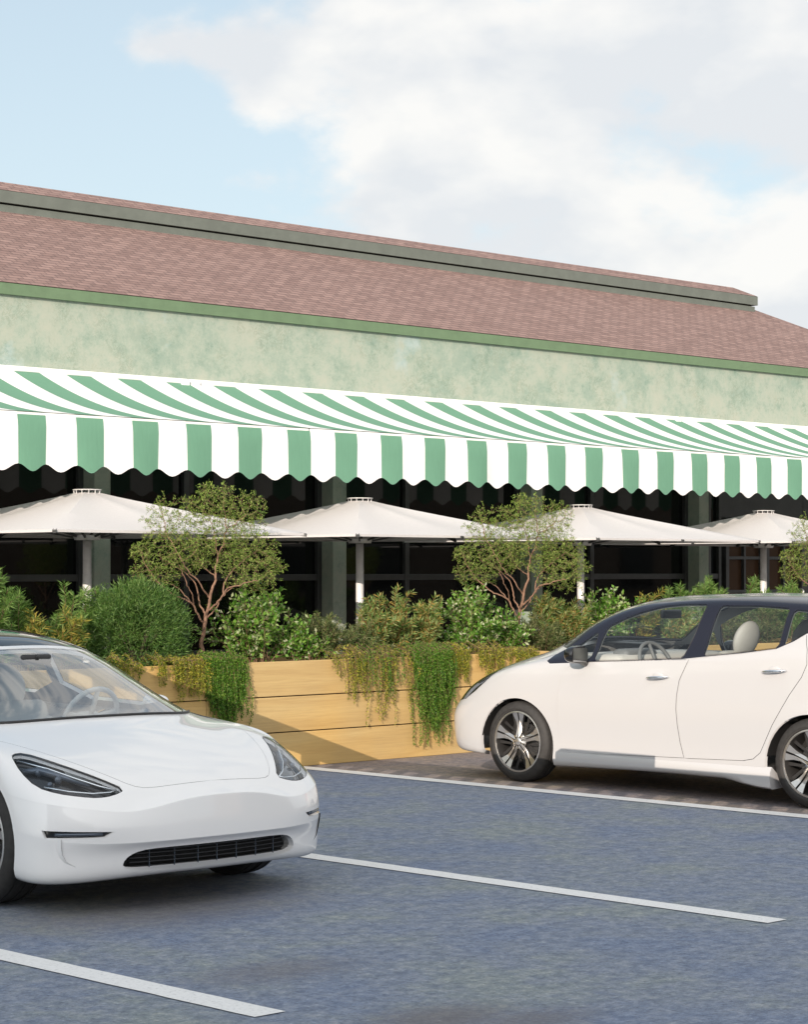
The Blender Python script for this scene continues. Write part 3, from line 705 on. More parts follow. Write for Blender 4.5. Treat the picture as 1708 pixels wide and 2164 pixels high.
# ---------------------------------------------------------------- panels cut out of a Surf
def chaikin(P, it):
    P = [tuple(p) for p in P]
    for _ in range(it):
        Q = []
        for a, b in zip(P, P[1:]+P[:1]):
            Q += [tuple(.75*x+.25*y for x, y in zip(a, b)), tuple(.25*x+.75*y for x, y in zip(a, b))]
        P = Q
    return P
def rc(P, r=.02):
    out = []
    for i, b in enumerate(P):
        a, d = P[i-1], P[(i+1) % len(P)]
        for q in (a, d):
            L_ = math.hypot(q[0]-b[0], q[1]-b[1]); t = min(r/L_, .4); out.append((b[0]+(q[0]-b[0])*t, b[1]+(q[1]-b[1])*t))
    return out
MASK = {'s': lambda P, N: np.abs(N[:, 1]) > .22, 'f': lambda P, N: (P[:, 0] > -.35) & (N[:, 0] > .10), 't': lambda P, N: N[:, 2] > .12}
AX = {'s': (0, 2), 'f': (1, 2), 't': (0, 1)}
class Car:
    def __init__(c, surf, root, umax, step=(.125, .2)):
        c.S, c.root, c.regs = surf, root, []
        c.umax = umax; c.step = step
    def poly(c, kind, pts, smooth=2, sub=.03):
        if smooth: pts = chaikin(pts, smooth)
        if kind == 'uv':
            out = []
            for a, b in zip(pts, pts[1:]+pts[:1]):
                n = max(1, int(math.hypot(b[0]-a[0], b[1]-a[1])/.12))
                out += [(a[0]+(b[0]-a[0])*k/n, a[1]+(b[1]-a[1])*k/n) for k in range(n)]
            return np.clip(np.array(out), 0, [c.S.K-1, c.S.J-1])
        out = []
        for a, b in zip(pts, pts[1:]+pts[:1]):
            n = max(1, int(math.hypot(b[0]-a[0], b[1]-a[1])/sub))
            out += [(a[0]+(b[0]-a[0])*k/n, a[1]+(b[1]-a[1])*k/n) for k in range(n)]
        return c.S.inv(out, AX[kind], mask=MASK[kind])
    def offset(c, uv, d):
        """move a closed outline on the surface outwards by d metres"""
        S = c.S; P = S.ev(uv[:, 0], uv[:, 1]); N = S.nrm(uv[:, 0], uv[:, 1])
        T = np.roll(P, -1, 0)-np.roll(P, 1, 0); D = np.cross(T, N); D /= np.maximum(np.linalg.norm(D, axis=1, keepdims=True), 1e-9)
        a = 0
        x, y = uv[:, 0], uv[:, 1]; area = (x*np.roll(y, -1)-np.roll(x, -1)*y).sum()
        sgn = 1 if area > 0 else -1
        # orientation of (u,v) against the outward normal
        U, V = S.du(x, y), S.dv(x, y)
        hand = np.sign((np.cross(U, V)*N).sum(1)); D = D*sgn*hand[:, None]
        out = uv.copy()
        for i in range(len(uv)):
            Jm = np.stack([U[i], V[i]], 1); r = np.linalg.lstsq(Jm, D[i]*d, rcond=None)[0]
            out[i] += np.clip(r, -.2, .2)
        centre = uv[:, 0] < .03
        out[centre, 0] = 0
        return np.clip(out, 0, [S.K-1, S.J-1])
    def region(c, name, uv, m, gap=.0, depth=.015, sym=False, parent=None, lift=0, hole=False, **kw):
        inner = c.offset(uv, -gap/2) if gap else uv
        outer = c.offset(uv, gap/2) if gap else uv
        if sym:
            for q in (inner, outer): q[q[:, 0] < .03, 0] = 0
        c.regs.append(dict(name=name, inner=inner, outer=outer, m=m, depth=depth, sym=sym, parent=parent, lift=lift, hole=hole, gap=gap, kw=kw))
        return c.regs[-1]
    def arch(c, x, z, rx, rz):
        P = [(x+rx*math.cos(a), z+rz*math.sin(a)) for a in np.linspace(-.25, math.pi+.25, 40)]
        uv = c.S.inv(P, (0, 2), mask=MASK['s']); uv[:3, 1] = np.minimum(uv[:3, 1], 3); 
        a, b = uv[0].copy(), uv[-1].copy(); n = 12
        low = [np.array((b[0], b[1]*(1-k/8))) for k in range(1, 9)]+[np.array((b[0]+(a[0]-b[0])*k/n, 0.)) for k in range(1, n)]+[np.array((a[0], a[1]*k/8)) for k in range(0, 8)]
        c.region('arch', np.array(list(uv)+low), None, hole=True)
    @staticmethod
    def inside(poly, q):
        x, y = q[:, 0], q[:, 1]; r = np.zeros(len(q), bool)
        a = poly; b = np.roll(poly, -1, 0)
        for (x1, y1), (x2, y2) in zip(a, b):
            k = (y1 > y) != (y2 > y)
            if not k.any(): continue
            xx = (x2-x1)*(y-y1)/((y2-y1) if abs(y2-y1) > 1e-12 else 1e-12)+x1; r ^= k & (x < xx)
        return r
    def build(c, body_mats, body_fn=None, rim=.02):
        S = c.S; gu = np.arange(0, c.umax+1e-6, c.step[0]); gv = np.arange(0, S.J-1+1e-6, c.step[1])
        U, V = np.meshgrid(gu, gv); pts = [Vector((a, b)) for a, b in zip(U.ravel(), V.ravel())]
        edges = []; n0 = len(pts)
        k = len(pts)
        nu, nv = len(gu), len(gv)
        border = [(j*nu+i, j*nu+i+1) for j in (0, nv-1) for i in range(nu-1)]+[(j*nu+i, (j+1)*nu+i) for i in (0, nu-1) for j in range(nv-1)]
        edges += border
        for r in c.regs:
            for key in ('inner', 'outer'):
                if key == 'outer' and not r['gap']: continue
                q = r[key]; m_ = len(q); base = len(pts)
                pts += [Vector((min(a, c.umax), b)) for a, b in q]; edges += [(base+i, base+(i+1)%m_) for i in range(m_)]
        vs, es, fs, *_ = delaunay_2d_cdt(pts, edges, [], 0, 1e-4)
        uv = np.array([(v.x, v.y) for v in vs]); T = np.array([f for f in fs if len(f) == 3])
        cen = uv[T].mean(1)
        lab = np.full(len(T), -1)
        for i, r in enumerate(c.regs):
            a = c.inside(r['inner'], cen); lab[a & (lab == -1)] = i
            if r['gap']: b = c.inside(r['outer'], cen); lab[b & (lab == -1)] = -9
        P = S.ev(uv[:, 0], uv[:, 1]); N = S.nrm(uv[:, 0], uv[:, 1])
        # outward?
        flip = (np.cross(P[T[:, 1]]-P[T[:, 0]], P[T[:, 2]]-P[T[:, 0]])*N[T[:, 0]]).sum(1) < 0
        c.uv, c.P, c.N, c.T, c.lab = uv, P, N, T, lab
        onc = uv[:, 0] < 1e-6
        out = {}
        def sheet(sel, name, m, parent, depth, sym, lift=0, matidx=None, smooth=True):
            T_ = T[sel]
            if len(T_) == 0: print('EMPTY', name); return []
            fl = flip[sel]; T_ = np.where(fl[:, None], T_[:, ::-1], T_)
            used, invx = np.unique(T_.ravel(), return_inverse=True); F = invx.reshape(-1, 3)
            X = P[used]+N[used]*lift; NN = N[used].copy(); oc = onc[used]
            NN[oc, 1] = 0
            e = {}
            for f in F:
                for a, b in ((f[0], f[1]), (f[1], f[2]), (f[2], f[0])): e[(a, b)] = 1
            bd = [(a, b) for (a, b) in e if (b, a) not in e and not (oc[a] and oc[b])]
            res = []
            rimi = len(m) if isinstance(m, list) else 1
            ml = (list(m) if isinstance(m, list) else [m])+['trim_black']
            if name in ('body', 'upper_body'): rimi, ml = 0, m
            def mk(sgns):
                V, Nn, FF, MI = [], [], [], []; off = 0
                cmap = {}
                for sg in sgns:
                    mlt = np.array([1, sg, 1]); ids = []
                    for i in range(len(X)):
                        if len(sgns) == 2 and oc[i]:
                            if i not in cmap: cmap[i] = len(V); V.append(X[i]*[1, 0, 1]); Nn.append(NN[i])
                            ids.append(cmap[i])
                        else: ids.append(len(V)); V.append(X[i]*mlt); Nn.append(NN[i]*mlt)
                    for q, f in enumerate(F):
                        g = [ids[j] for j in f]; FF.append(g if sg > 0 else g[::-1]); MI.append(0 if matidx is None else matidx[q])
                    if depth:
                        rm = {}
                        for a, b in bd:
                            for i in (a, b):
                                if i not in rm:
                                    rm[i] = (len(V), len(V)+1); dn = NN[i]*mlt
                                    V.append(X[i]*mlt); Nn.append(dn); V.append((X[i]-NN[i]*depth)*mlt); Nn.append(dn)
                            q = [rm[b][0], rm[a][0], rm[a][1], rm[b][1]]; FF.append(q if sg > 0 else q[::-1]); MI.append(rimi)
                me = bpy.data.meshes.new(name); me.from_pydata([tuple(p) for p in V], [], FF); me.update()
                me.polygons.foreach_set('use_smooth', [len(f) == 3 for f in FF]); me.polygons.foreach_set('material_index', MI)
                nn = np.array(Nn); me.normals_split_custom_set_from_vertices([tuple(p) for p in nn])
                o = obj(name, me, ml, parent); return o
            if sym: return [mk((1, -1))]
            return [mk((1,)), mk((-1,))]
        for i, r in enumerate(c.regs):
            if r['hole']: out[i] = []; continue
            par = r['parent']
            if par is None: out[i] = sheet(lab == i, r['name'], r['m'], c.root, r['depth'], r['sym'], r['lift'])
            else:
                ps = out[par]
                # children follow their own side's parent
                os_ = sheet(lab == i, r['name'], r['m'], c.root, r['depth'], r['sym'], r['lift'])
                for k_, o in enumerate(os_): o.parent = ps[min(k_, len(ps)-1)]
                out[i] = os_
        sel = lab == -1; mi = None
        if body_fn is not None: mi = body_fn(P[T[sel]].mean(1), cen[sel])
        out['body'] = sheet(sel, 'body', body_mats, c.root, rim, True, 0, mi)[0]
        c.out = out; c.sheet = sheet
        return out
    def near(c, kind, p):
        q = c.S.inv([p], AX[kind], mask=MASK[kind])[0]; return c.S.ev(*q), c.S.nrm(*q)

def both(fn):
    for s in (1, -1): fn(s)
def mirror_tris(bm, s):
    if s < 0:
        for v in bm.verts: v.co.y = -v.co.y
        bmesh.ops.reverse_faces(bm, faces=bm.faces)

# ---------------------------------------------------------------- wheels and interior pieces
def make_wheel(root, x, y, z, rad, wid, side, rim_r, steer=0):
    w = bpy.data.objects.new('wheel', None); col.objects.link(w); w.parent = root; w.location = (x, y*side, z); w.rotation_euler = (0, 0, 0 if side > 0 else math.pi)
    h = wid/2; bm = bmesh.new()
    # outer face at local y = +h (lathe uses -h for y)
    def L_(prof, seg=72, mi=0): lathe(bm, [(r, -yy) for r, yy in prof], seg, 'y', mi)
    tr = rad
    L_([(rim_r+.004, -h+.012), (rim_r+.03, -h+.001), (tr-.045, -h-.002), (tr-.015, -h+.012), (tr-.003, -h+.03),
        (tr, -h+.05), (tr-.006, -h+.052), (tr-.006, -h+.06), (tr, -h+.062), (tr, -.012), (tr-.006, -.010), (tr-.006, -.002), (tr, 0), (tr, .0), (tr-.006, .012), (tr-.006, .02), (tr, .022),
        (tr, h-.06), (tr-.006, h-.058), (tr-.006, h-.05), (tr, h-.048), (tr-.003, h-.03), (tr-.015, h-.012), (tr-.045, h+.002), (tr-.058, h+.004), (rim_r+.03, h+.001), (rim_r+.012, h-.002), (rim_r+.004, h-.012)])
    t = obj('tyre', bm, 'tyre', w, 38)
    bm = bmesh.new()
    L_([(rim_r+.008, h-.014), (rim_r+.006, h-.006), (rim_r-.004, h-.004), (rim_r-.008, h-.012), (rim_r-.010, -h+.02), (rim_r+.006, -h+.012)])
    rim = obj('rim', bm, ['wheel_face', 'wheel_dark'], w, 40)
    for p in rim.data.polygons:
        if sum(rim.data.vertices[i].co.y for i in p.vertices)/len(p.vertices) < h-.016: p.material_index = 1
    bm = bmesh.new()                                     # five double spokes
    yo = h-.012
    for k in range(5):
        a0 = math.pi/2+k*2*math.pi/5
        for sg in (1, -1):
            out = [(.030, .004), (.10, .004), (.165, .006), (rim_r-.002, .008), (rim_r-.002, .066), (.20, .052), (.160, .034), (.115, .026), (.07, .024), (.036, .024)]
            tops, bots = [], []
            for r, wd in out:
                a = a0; cx, cy = r*math.cos(a)-sg*wd*math.sin(a), r*math.sin(a)+sg*wd*math.cos(a)
                dip = -.022*math.sin(math.pi*min(1, r/rim_r))**1.2*(1 if r > .05 else .3)
                tops.append(bm.verts.new((cx, yo+dip, cy))); bots.append(bm.verts.new((cx*1.0, yo+dip-.022, cy)))
            ft = tops[::-1] if sg > 0 else tops
            bm.faces.new(ft)
            for i in range(len(out)):
                q = (tops[i], tops[(i+1)%len(out)], bots[(i+1)%len(out)], bots[i]); f = bm.faces.new(q if sg > 0 else q[::-1]); f.material_index = 1
    bmesh.ops.recalc_face_normals(bm, faces=bm.faces)
    obj('spokes', bm, ['wheel_face', 'wheel_dark'], w)
    bm = bmesh.new(); L_([(.0005, yo+.004), (.022, yo+.003), (.030, yo-.002), (.034, yo-.02), (.06, yo-.03)], 32); obj('hub_cap', bm, 'wheel_face', w, 30)
    bm = bmesh.new()
    for k in range(5):                                   # dark wings between the spokes
        a0 = math.pi/2+(k+.5)*2*math.pi/5
        for sg in (1, -1):
            P4 = [(.07, .004), (rim_r-.004, .075), (rim_r-.004, .045), (.11, .004)]
            vs = []
            for r, wd in P4:
                vs.append(bm.verts.new((r*math.cos(a0)-sg*wd*math.sin(a0), yo-.045, r*math.sin(a0)+sg*wd*math.cos(a0))))
            bm.faces.new(vs if sg < 0 else vs[::-1])
    obj('wheel_vanes', bm, 'wheel_dark', w)
    bm = bmesh.new(); L_([(.02, h-.10), (.145, h-.10), (.148, h-.105), (.148, h-.118), (.02, h-.12)], 48); obj('brake_disc', bm, 'brake_disc', w, 40)
    bm = bmesh.new(); lathe(bm, [(rim_r-.012, -(-h+.03)), (.0005, -(-h+.03))], 32, 'y'); obj('backing_plate', bm, 'inner_black', w)
    bm = bmesh.new()
    for k in range(5):
        a = math.pi/2+math.pi/5+k*2*math.pi/5; tube(bm, [(.05*math.cos(a), yo-.028, .05*math.sin(a)), (.05*math.cos(a), yo-.004, .05*math.sin(a))], .008, 8)
    obj('wheel_nuts', bm, 'chrome', w)
    return w
def rbox(bm, c_, s_, r=.04, seg=3, rot=None):
    m4 = Matrix.Translation(c_) @ (rot.to_4x4() if rot else Matrix.Identity(4)) @ Matrix.Diagonal((*s_, 1))
    res = bmesh.ops.create_cube(bm, size=1, matrix=m4); es = list({e for v in res['verts'] for e in v.link_edges})
    bmesh.ops.bevel(bm, geom=es, offset=min(r, min(s_)*.45), segments=seg, affect='EDGES', profile=.5)
def make_seat(root, x, y, zb, m, zt):
    Y_ = Matrix.Rotation(R(-17), 3, 'Y')
    bm = bmesh.new(); h = zt-.14-zb-.10
    rbox(bm, (x-.02, y, zb), (.50, .48, .15), .06)
    s = obj('seat', bm, m, root, True)
    bm = bmesh.new(); c_ = Vector((x-.27, y, zb+.04+h/2)); rbox(bm, c_, (.13, .46, h), .07, 4, Y_)
    for sg in (1, -1): rbox(bm, c_+Vector((.03, sg*.2, -.04)), (.12, .10, h*.75), .045, 3, Y_)
    obj('backrest', bm, m, s, True)
    bm = bmesh.new(); bmesh.ops.create_uvsphere(bm, u_segments=24, v_segments=16, radius=1, matrix=Matrix.Translation(c_+Vector((-.125, 0, h/2+.075))) @ Y_.to_4x4() @ Matrix.Diagonal((.055, .14, .14, 1))); obj('headrest', bm, m, s, True)
def make_steering(root, x, y, z, m, r=.18):
    bm = bmesh.new(); rt = Matrix.Rotation(R(-65), 3, 'Y'); P = []
    for k in range(33):
        a = 2*math.pi*k/32; P.append(rt @ Vector((r*math.cos(a), r*math.sin(a), 0))+Vector((x, y, z)))
    tube(bm, P, .015, 8, False)
    for a in (0, math.pi/2+.2, math.pi+.0, -math.pi/2-.2):
        tube(bm, [Vector((x, y, z)), rt @ Vector((r*math.cos(a+math.pi), r*math.sin(a+math.pi), 0))+Vector((x, y, z))], .014, 6)
    rbox(bm, (x, y, z), (.05, .14, .1), .02, 2, rt)
    tube(bm, [(x, y, z), (x+.35, y, z-.12)], .03, 8)
    obj('steering_wheel', bm, m, root, True)

# ================================================================ the white sedan
SEDAN = thing('parked_sedan', 'white sedan parked nose out at the left with swept headlights and a narrow lower grille', 'car', (7.11, 8.93, 0), R(-90))
AXS = -.12; VO = len(sedan_net())-19
S1 = Surf(sedan_net()); c = Car(S1, SEDAN, 16)
c.arch(AXS, .31, .375, .375)
c.arch(-2.98, .31, .375, .375)
HLP = [(.84,.755),(.78,.760),(.715,.724),(.64,.682),(.58,.648),(.492,.592),(.575,.568),(.655,.561),(.73,.569),(.82,.585),(.872,.612),(.88,.68),(.862,.735)]
iL = len(c.regs); c.region('headlight', c.poly('f', HLP, 1, .02), 'lamp_glass', gap=.004, depth=.012)
iG = len(c.regs); c.region('lower_grille', c.poly('f', [(-.04,.314),(.148,.314),(.376,.312),(.47,.305),(.530,.283),(.560,.245),(.545,.219),(.48,.206),(.361,.203),(.131,.203),(-.04,.203)], 1, .03), None, hole=True, sym=True)
iF = len(c.regs); c.region('fog_recess', c.poly('f', [(.898,.413),(.75,.408),(.625,.404),(.665,.379),(.72,.377),(.892,.378)], 0, .02), None, hole=True)
hood = list(c.poly('t', [(.615,.0),(.612,.2),(.585,.38),(.545,.455),(.46,.52),(.358,.585),(.177,.676),(-.03,.765),(-.2,.806)], 0, .03))
k0 = min(range(len(hood)), key=lambda k: -hood[k][1])
nt = c.S.inv([(-.2,.806)], (0, 1), mask=MASK['t'])[0]
lo = [c.S.inv([p], (0, 1), mask=MASK['t'])[0] for p in chaikin([(.615,.0),(.612,.2),(.585,.38),(.545,.455),(.46,.52),(.358,.585),(.177,.676),(-.03,.765),(-.2,.806)], 1)[:-2]]
lo[0][0] = 0
hp = lo+[np.array((u_, 11.88+VO)) for u_ in np.linspace(5.2, 0, 26)]
c.region('hood', np.array(hp), 'paint_white', gap=.0022, depth=.02, sym=True)
ws = chaikin([(-4, 12.1+VO), (4.35, 12.1+VO), (4.62, 12.5+VO), (4.62, 13.3+VO), (4.60, 14.1+VO), (4.45, 14.75+VO), (4.0, 15.02+VO), (-4, 15.05+VO)], 2)
c.region('windshield', c.poly('uv', ws, 0), 'wind_glass', gap=.006, depth=.006, sym=True)
c.region('roof_glass', c.poly('uv', chaikin([(-5, 15.24+VO), (4.0, 15.22+VO), (4.7, 15.5+VO), (6.5, 15.75+VO), (10.5, 15.75+VO), (12.5, 15.6+VO), (13.5, 16+VO), (13.5, 19+VO), (-5, 19+VO)], 1), 'uv' and 0), 'roof_glass', gap=.004, depth=.006, sym=True)
iD = len(c.regs)
c.region('door', c.poly('s', [(-.52,.845),(-.50,.55),(-.53,.27),(-.60,.235),(-1.42,.24),(-1.50,.5),(-1.60,.85)], 1), 'paint_white', gap=.006, depth=.03)
c.region('window', c.poly('s', [(-.68,.895),(-.86,1.02),(-1.08,1.13),(-1.35,1.195),(-1.66,1.215),(-1.62,.92)], 1), 'car_glass', gap=.004, depth=.004, parent=iD)
iD2 = len(c.regs)
c.region('door', c.poly('s', [(-1.64,.86),(-1.54,.5),(-1.46,.24),(-2.2,.25),(-2.45,.45),(-2.62,.70),(-2.66,.86)], 1), 'paint_white', gap=.006, depth=.03)
c.region('window', c.poly('s', [(-1.70,.925),(-1.74,1.218),(-2.1,1.215),(-2.45,1.15),(-2.68,.99),(-2.62,.945)], 1), 'car_glass', gap=.004, depth=.004, parent=iD2)
c.region('rear_window', c.poly('uv', chaikin([(13.6, 12.3+VO), (19, 12.3+VO), (19, 15.2+VO), (14.2, 15.2+VO)], 2), 0), 'car_glass', gap=.004, depth=.004, sym=False)
c.region('tail_light', c.poly('s', rc([(-3.40,.80),(-3.72,.86),(-3.78,.74),(-3.50,.72)]), 0), 'lamp_red', gap=.004, depth=.012)
out = c.build('paint_white', rim=.03)

def lining(c, root, zmin, m):
    sel = ((c.lab == -1) | (c.lab == getattr(c, 'kB', -99))) & (c.P[c.T].mean(1)[:, 2] > zmin)
    return c.sheet(sel, 'cabin_lining', m, root, 0, True, -.022)[0]
lining(c, SEDAN, .87, 'dash_grey')
# bowls and lamps behind the headlight glass, darker where the projectors sit
for s in (1, -1):
    lamp = out[iL][0 if s > 0 else 1]
    uv, P, N, T, lab = c.uv, c.P, c.N, c.T, c.lab
    Tl = T[lab == iL]; us, iv = np.unique(Tl.ravel(), return_inverse=True); X = P[us]-N[us]*.045-np.array([.01, 0, 0]); X[:, 1] *= s
    pyd('lamp_housing', X, iv.reshape(-1, 3), 'gloss_black', lamp, True)
    bm = bmesh.new()
    for (yy, zz, rr_) in ((.80, .700, .020), (.745, .668, .022), (.805, .645, .016)):
        p, n = c.near('f', (yy, zz)); p = p-n*.035; r1 = Matrix.Translation((p[0], p[1]*s, p[2])) @ Matrix.Diagonal((.6, 1, 1, 1))
        bmesh.ops.create_uvsphere(bm, u_segments=20, v_segments=12, radius=rr_, matrix=r1)
    obj('projector', bm, 'lamp_grey', lamp, True)
    bm = bmesh.new()
    for (lst, rd) in (([(.845,.735),(.76,.70),(.68,.655),(.60,.618),(.535,.598)], .0045), ([(.845,.62),(.76,.600),(.66,.588),(.57,.590),(.535,.598)], .004)):
        tp = []
        for yy, zz in lst:
            p, n = c.near('f', (yy, zz)); p = p-n*.012; tp.append((p[0], p[1]*s, p[2]))
        tube(bm, tp, rd, 8)
    obj('light_strip', bm, 'chrome', lamp, True)
    bm = bmesh.new(); tp = []
    for yy, zz in ((.86,.70), (.79,.705), (.71,.672), (.63,.632)):
        p, n = c.near('f', (yy, zz)); p = p-n*.03; tp.append((p[0], p[1]*s, p[2]))
    tube(bm, tp, [.012, .02, .018, .006], 8); obj('reflector', bm, 'lamp_grey', lamp, True)
# lower grille: recessed dark panel, slats and thin uprights
gr = bpy.data.objects.new('lower_grille', None); col.objects.link(gr); gr.parent = SEDAN
sel = c.lab == iG; Tl = c.T[sel]; us, iv = np.unique(Tl.ravel(), return_inverse=True)
V = []; Fc = []
for s in (1, -1):
    b0 = len(V); Xg = c.P[us].copy(); Xg[:, 0] -= .075; Xg[:, 1] *= s; V += [tuple(p) for p in Xg]; Fc += [tuple(b0+i for i in (f if s > 0 else f[::-1])) for f in iv.reshape(-1, 3)]
pyd('grille_back', V, Fc, 'inner_black', gr, True)
bd = {}
for f in Tl:
    for a, b in ((f[0], f[1]), (f[1], f[2]), (f[2], f[0])): bd[(a, b)] = 1
V = []; Fc = []
for (a, b) in bd:
    if (b, a) in bd or (c.uv[a][0] < 1e-6 and c.uv[b][0] < 1e-6): continue
    for s in (1, -1):
        b0 = len(V); pa, pb = c.P[a]*[1, s, 1], c.P[b]*[1, s, 1]; V += [pa, pb, pb-[.075, 0, 0], pa-[.075, 0, 0]]; Fc.append((b0, b0+1, b0+2, b0+3))
pyd('grille_surround', V, Fc, 'paint_white', gr)
for zz in (.222, .243, .264, .285, .301):
    bm = bmesh.new(); tp = []
    for yy in np.linspace(-.50, .50, 25):
        p, n = c.near('f', (abs(yy), zz)); tp.append(Vector((p[0]-.045, yy, zz)))
    for a, b in zip(tp, tp[1:]): beam(bm, a, b, .022, .004)
    obj('slat', bm, 'trim_black', gr)
bm = bmesh.new()
for yy in (-.4, -.26, -.12, .0, .13, .27, .41):
    p, n = c.near('f', (abs(yy), .26)); beam(bm, (p[0]-.036, yy, .212), (p[0]-.036, yy, .305), .004, .004, up=(0, 1, 0))
obj('upright_bars', bm, 'lamp_grey', gr)
# fog lights: black slot with a clear bar, and the bright-edged air fin below
for s in (1, -1):
    Tl = c.T[c.lab == iF]; us, iv = np.unique(Tl.ravel(), return_inverse=True); X = c.P[us]-c.N[us]*.022; X[:, 1] *= s
    fg = pyd('fog_light', X, iv.reshape(-1, 3), 'gloss_black', SEDAN, True)
    bm = bmesh.new(); tp = []
    for yy in (.675, .72, .77, .82, .865):
        p, n = c.near('f', (yy, .3945)); p = p-n*.010; tp.append((p[0], p[1]*s, p[2]))
    tube(bm, tp, .0085, 8); obj('lamp_bar', bm, 'lamp_grey', fg, True)
    # fin: inward-facing black slot and white outer fairing
    pts = [(.842, .374), (.840, .34), (.832, .30), (.815, .265), (.775, .240)]
    vi, vo, vb = [], [], []
    for k, (yy, zz) in enumerate(pts):
        p, n = c.near('f', (yy, zz)); hgt = .007*math.sin(math.pi*(.35+.6*k/4))
        q, n2 = c.near('f', (yy+.03, zz))
        for lst, w_ in ((vi, p-n*.01), (vo, p+n*hgt), (vb, q-n2*.006)): lst.append((w_[0], w_[1]*s, w_[2]))
    V = vi+vo; F_ = [(k, k+1, 5+k+1, 5+k) for k in range(4)]
    V2 = vo+vb
    pyd('air_slot', V, F_, 'inner_black', SEDAN); pyd('air_fin', V2, F_, 'paint_white', SEDAN, True)
# wheels, wells, floor
for s in (1, -1):
    for x in (AXS, -2.98):
        make_wheel(SEDAN, x, .79, .325, .325, .235, s, .235)
        bm = bmesh.new(); lathe(bm, [(.376, -.90), (.385, -.86), (.39, -.55), (.05, -.54)], 40, 'y', c=(0, 0, 0)); 
        bmesh.ops.delete(bm, geom=[v for v in bm.verts if v.co.z < -.10], context='VERTS')
        o = obj('wheel_well', bm, 'inner_black', SEDAN, True); o.location = (x, 0, .31); o.scale = (1, s, 1)
bm = bmesh.new(); box(bm, -2.6, -.50, -.80, .80, .17, .26); box(bm, -.50, .52, -.53, .53, .172, .258); box(bm, -3.85, -2.6, -.53, .53, .172, .258); obj('floor_pan', bm, 'inner_black', SEDAN)
# cabin
bm = bmesh.new(); rbox(bm, (-.62, 0, .755), (.62, 1.42, .16), .07, 3); obj('dashboard', bm, 'dash_grey', SEDAN, True)
bm = bmesh.new(); tp = []
V = []; n_ = 14
for j in range(4):
    for i in range(n_): 
        u_ = 4.4*i/(n_-1)*1.0; p = S1.ev(u_, 12.02+VO); V.append((p[0]-.05-.13*j, p[1]*(1-.02*j), p[2]-.03-.004*j))
F_ = [(j*n_+i, j*n_+i+1, (j+1)*n_+i+1, (j+1)*n_+i) for j in range(3) for i in range(n_-1)]
m_ = len(V); V += [(x, -y, z) for x, y, z in V]; F_ += [tuple(m_+k for k in f[::-1]) for f in F_]
pyd('dash_top', V, F_, 'dash_grey', SEDAN, True)
make_steering(SEDAN, -.86, .37, .83, 'seat_pale')
for y in (.37, -.37): make_seat(SEDAN, -1.28, y, .42, 'seat_pale', 1.10)
for y in (.4, -.4): make_seat(SEDAN, -2.15, y, .45, 'seat_pale', 1.08)
bm = bmesh.new(); rbox(bm, (-1.5, 0, .45), (1.6, .22, .25), .05); obj('console', bm, 'dash_grey', SEDAN, True)
bm = bmesh.new(); rbox(bm, (-.86, 0, 1.165), (.03, .2, .055), .015, 2); tube(bm, [(-.86, 0, 1.165), (-.84, 0, 1.185)], .012, 6); obj('inside_mirror', bm, 'trim_black', SEDAN, True)
def side_mirror(root, x, y, z, s, m, m2, w=.20, h=.13):
    bm = bmesh.new(); bmesh.ops.create_uvsphere(bm, u_segments=28, v_segments=18, radius=1)
    for v in bm.verts:
        q = v.co; e = lambda t, p=.75: math.copysign(abs(t)**p, t)
        v.co = Vector((.075*e(q.x)+(.0 if q.x > 0 else 0), w/2*e(q.y), h/2*e(q.z)*(1-.12*q.y)))
        if v.co.x < -.035: v.co.x = -.035
        v.co += Vector((x, y, z))
    tube(bm, [(x+.01, y-w*.3, z-h*.32), (x+.03, y-w*.85, z-h*.62)], [.03, .026], 10)
    mirror_tris(bm, s); o = obj('side_mirror', bm, m, root, 50)
    bm = bmesh.new(); box(bm, x-.0375, x-.0355, y-w*.42, y+w*.42, z-h*.38, z+h*.38); mirror_tris(bm, s); obj('mirror_glass', bm, 'mirror_grey', o)
    return o
for s in (1, -1): side_mirror(SEDAN, -.94, .905, .89, s, 'paint_white', 'trim_black', .14, .095)
# wiper and cowl seal
bm = bmesh.new(); tp = [Vector(S1.ev(u_, 12.03+VO))+Vector((0, 0, .004)) for u_ in np.linspace(0, 4.3, 14)]
tp = [Vector((p.x, -p.y, p.z)) for p in tp[::-1]]+tp[1:]; tube(bm, tp, .008, 6); obj('cowl_seal', bm, 'trim_black', SEDAN, True)

# ================================================================ the white hatchback
HATCH = thing('parked_hatchback', 'white hatchback with a dark blue-black roof parked nose in at the planter', 'car', (13.83, 11.43, 0), R(90))
S2 = Surf(hatch_net()); c = Car(S2, HATCH, 16)
AXF, AXR = .035, -2.665
for ax in (AXF, AXR):
    c.arch(ax, .295, .377, .36)
iL = len(c.regs); c.region('headlight', c.poly('s', [(.76,.60),(.60,.80),(.45,.87),(.30,.885),(.345,.825),(.40,.772),(.50,.695),(.62,.625)], 0, .02), 'lamp_glass', gap=.004, depth=.012)
BELT = [(-.272,.932),(-.45,.942),(-.69,.958),(-1.1,.980),(-1.546,1.005),(-1.726,1.026),(-2.063,1.061),(-2.352,1.10),(-2.477,1.155),(-2.559,1.209),(-2.72,1.262)]
iD = len(c.regs)
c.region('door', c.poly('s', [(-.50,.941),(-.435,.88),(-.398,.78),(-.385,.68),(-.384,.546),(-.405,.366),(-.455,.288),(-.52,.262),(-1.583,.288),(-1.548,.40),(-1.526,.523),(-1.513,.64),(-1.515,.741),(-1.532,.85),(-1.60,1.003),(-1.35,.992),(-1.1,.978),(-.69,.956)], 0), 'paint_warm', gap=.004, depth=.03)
iD2 = len(c.regs)
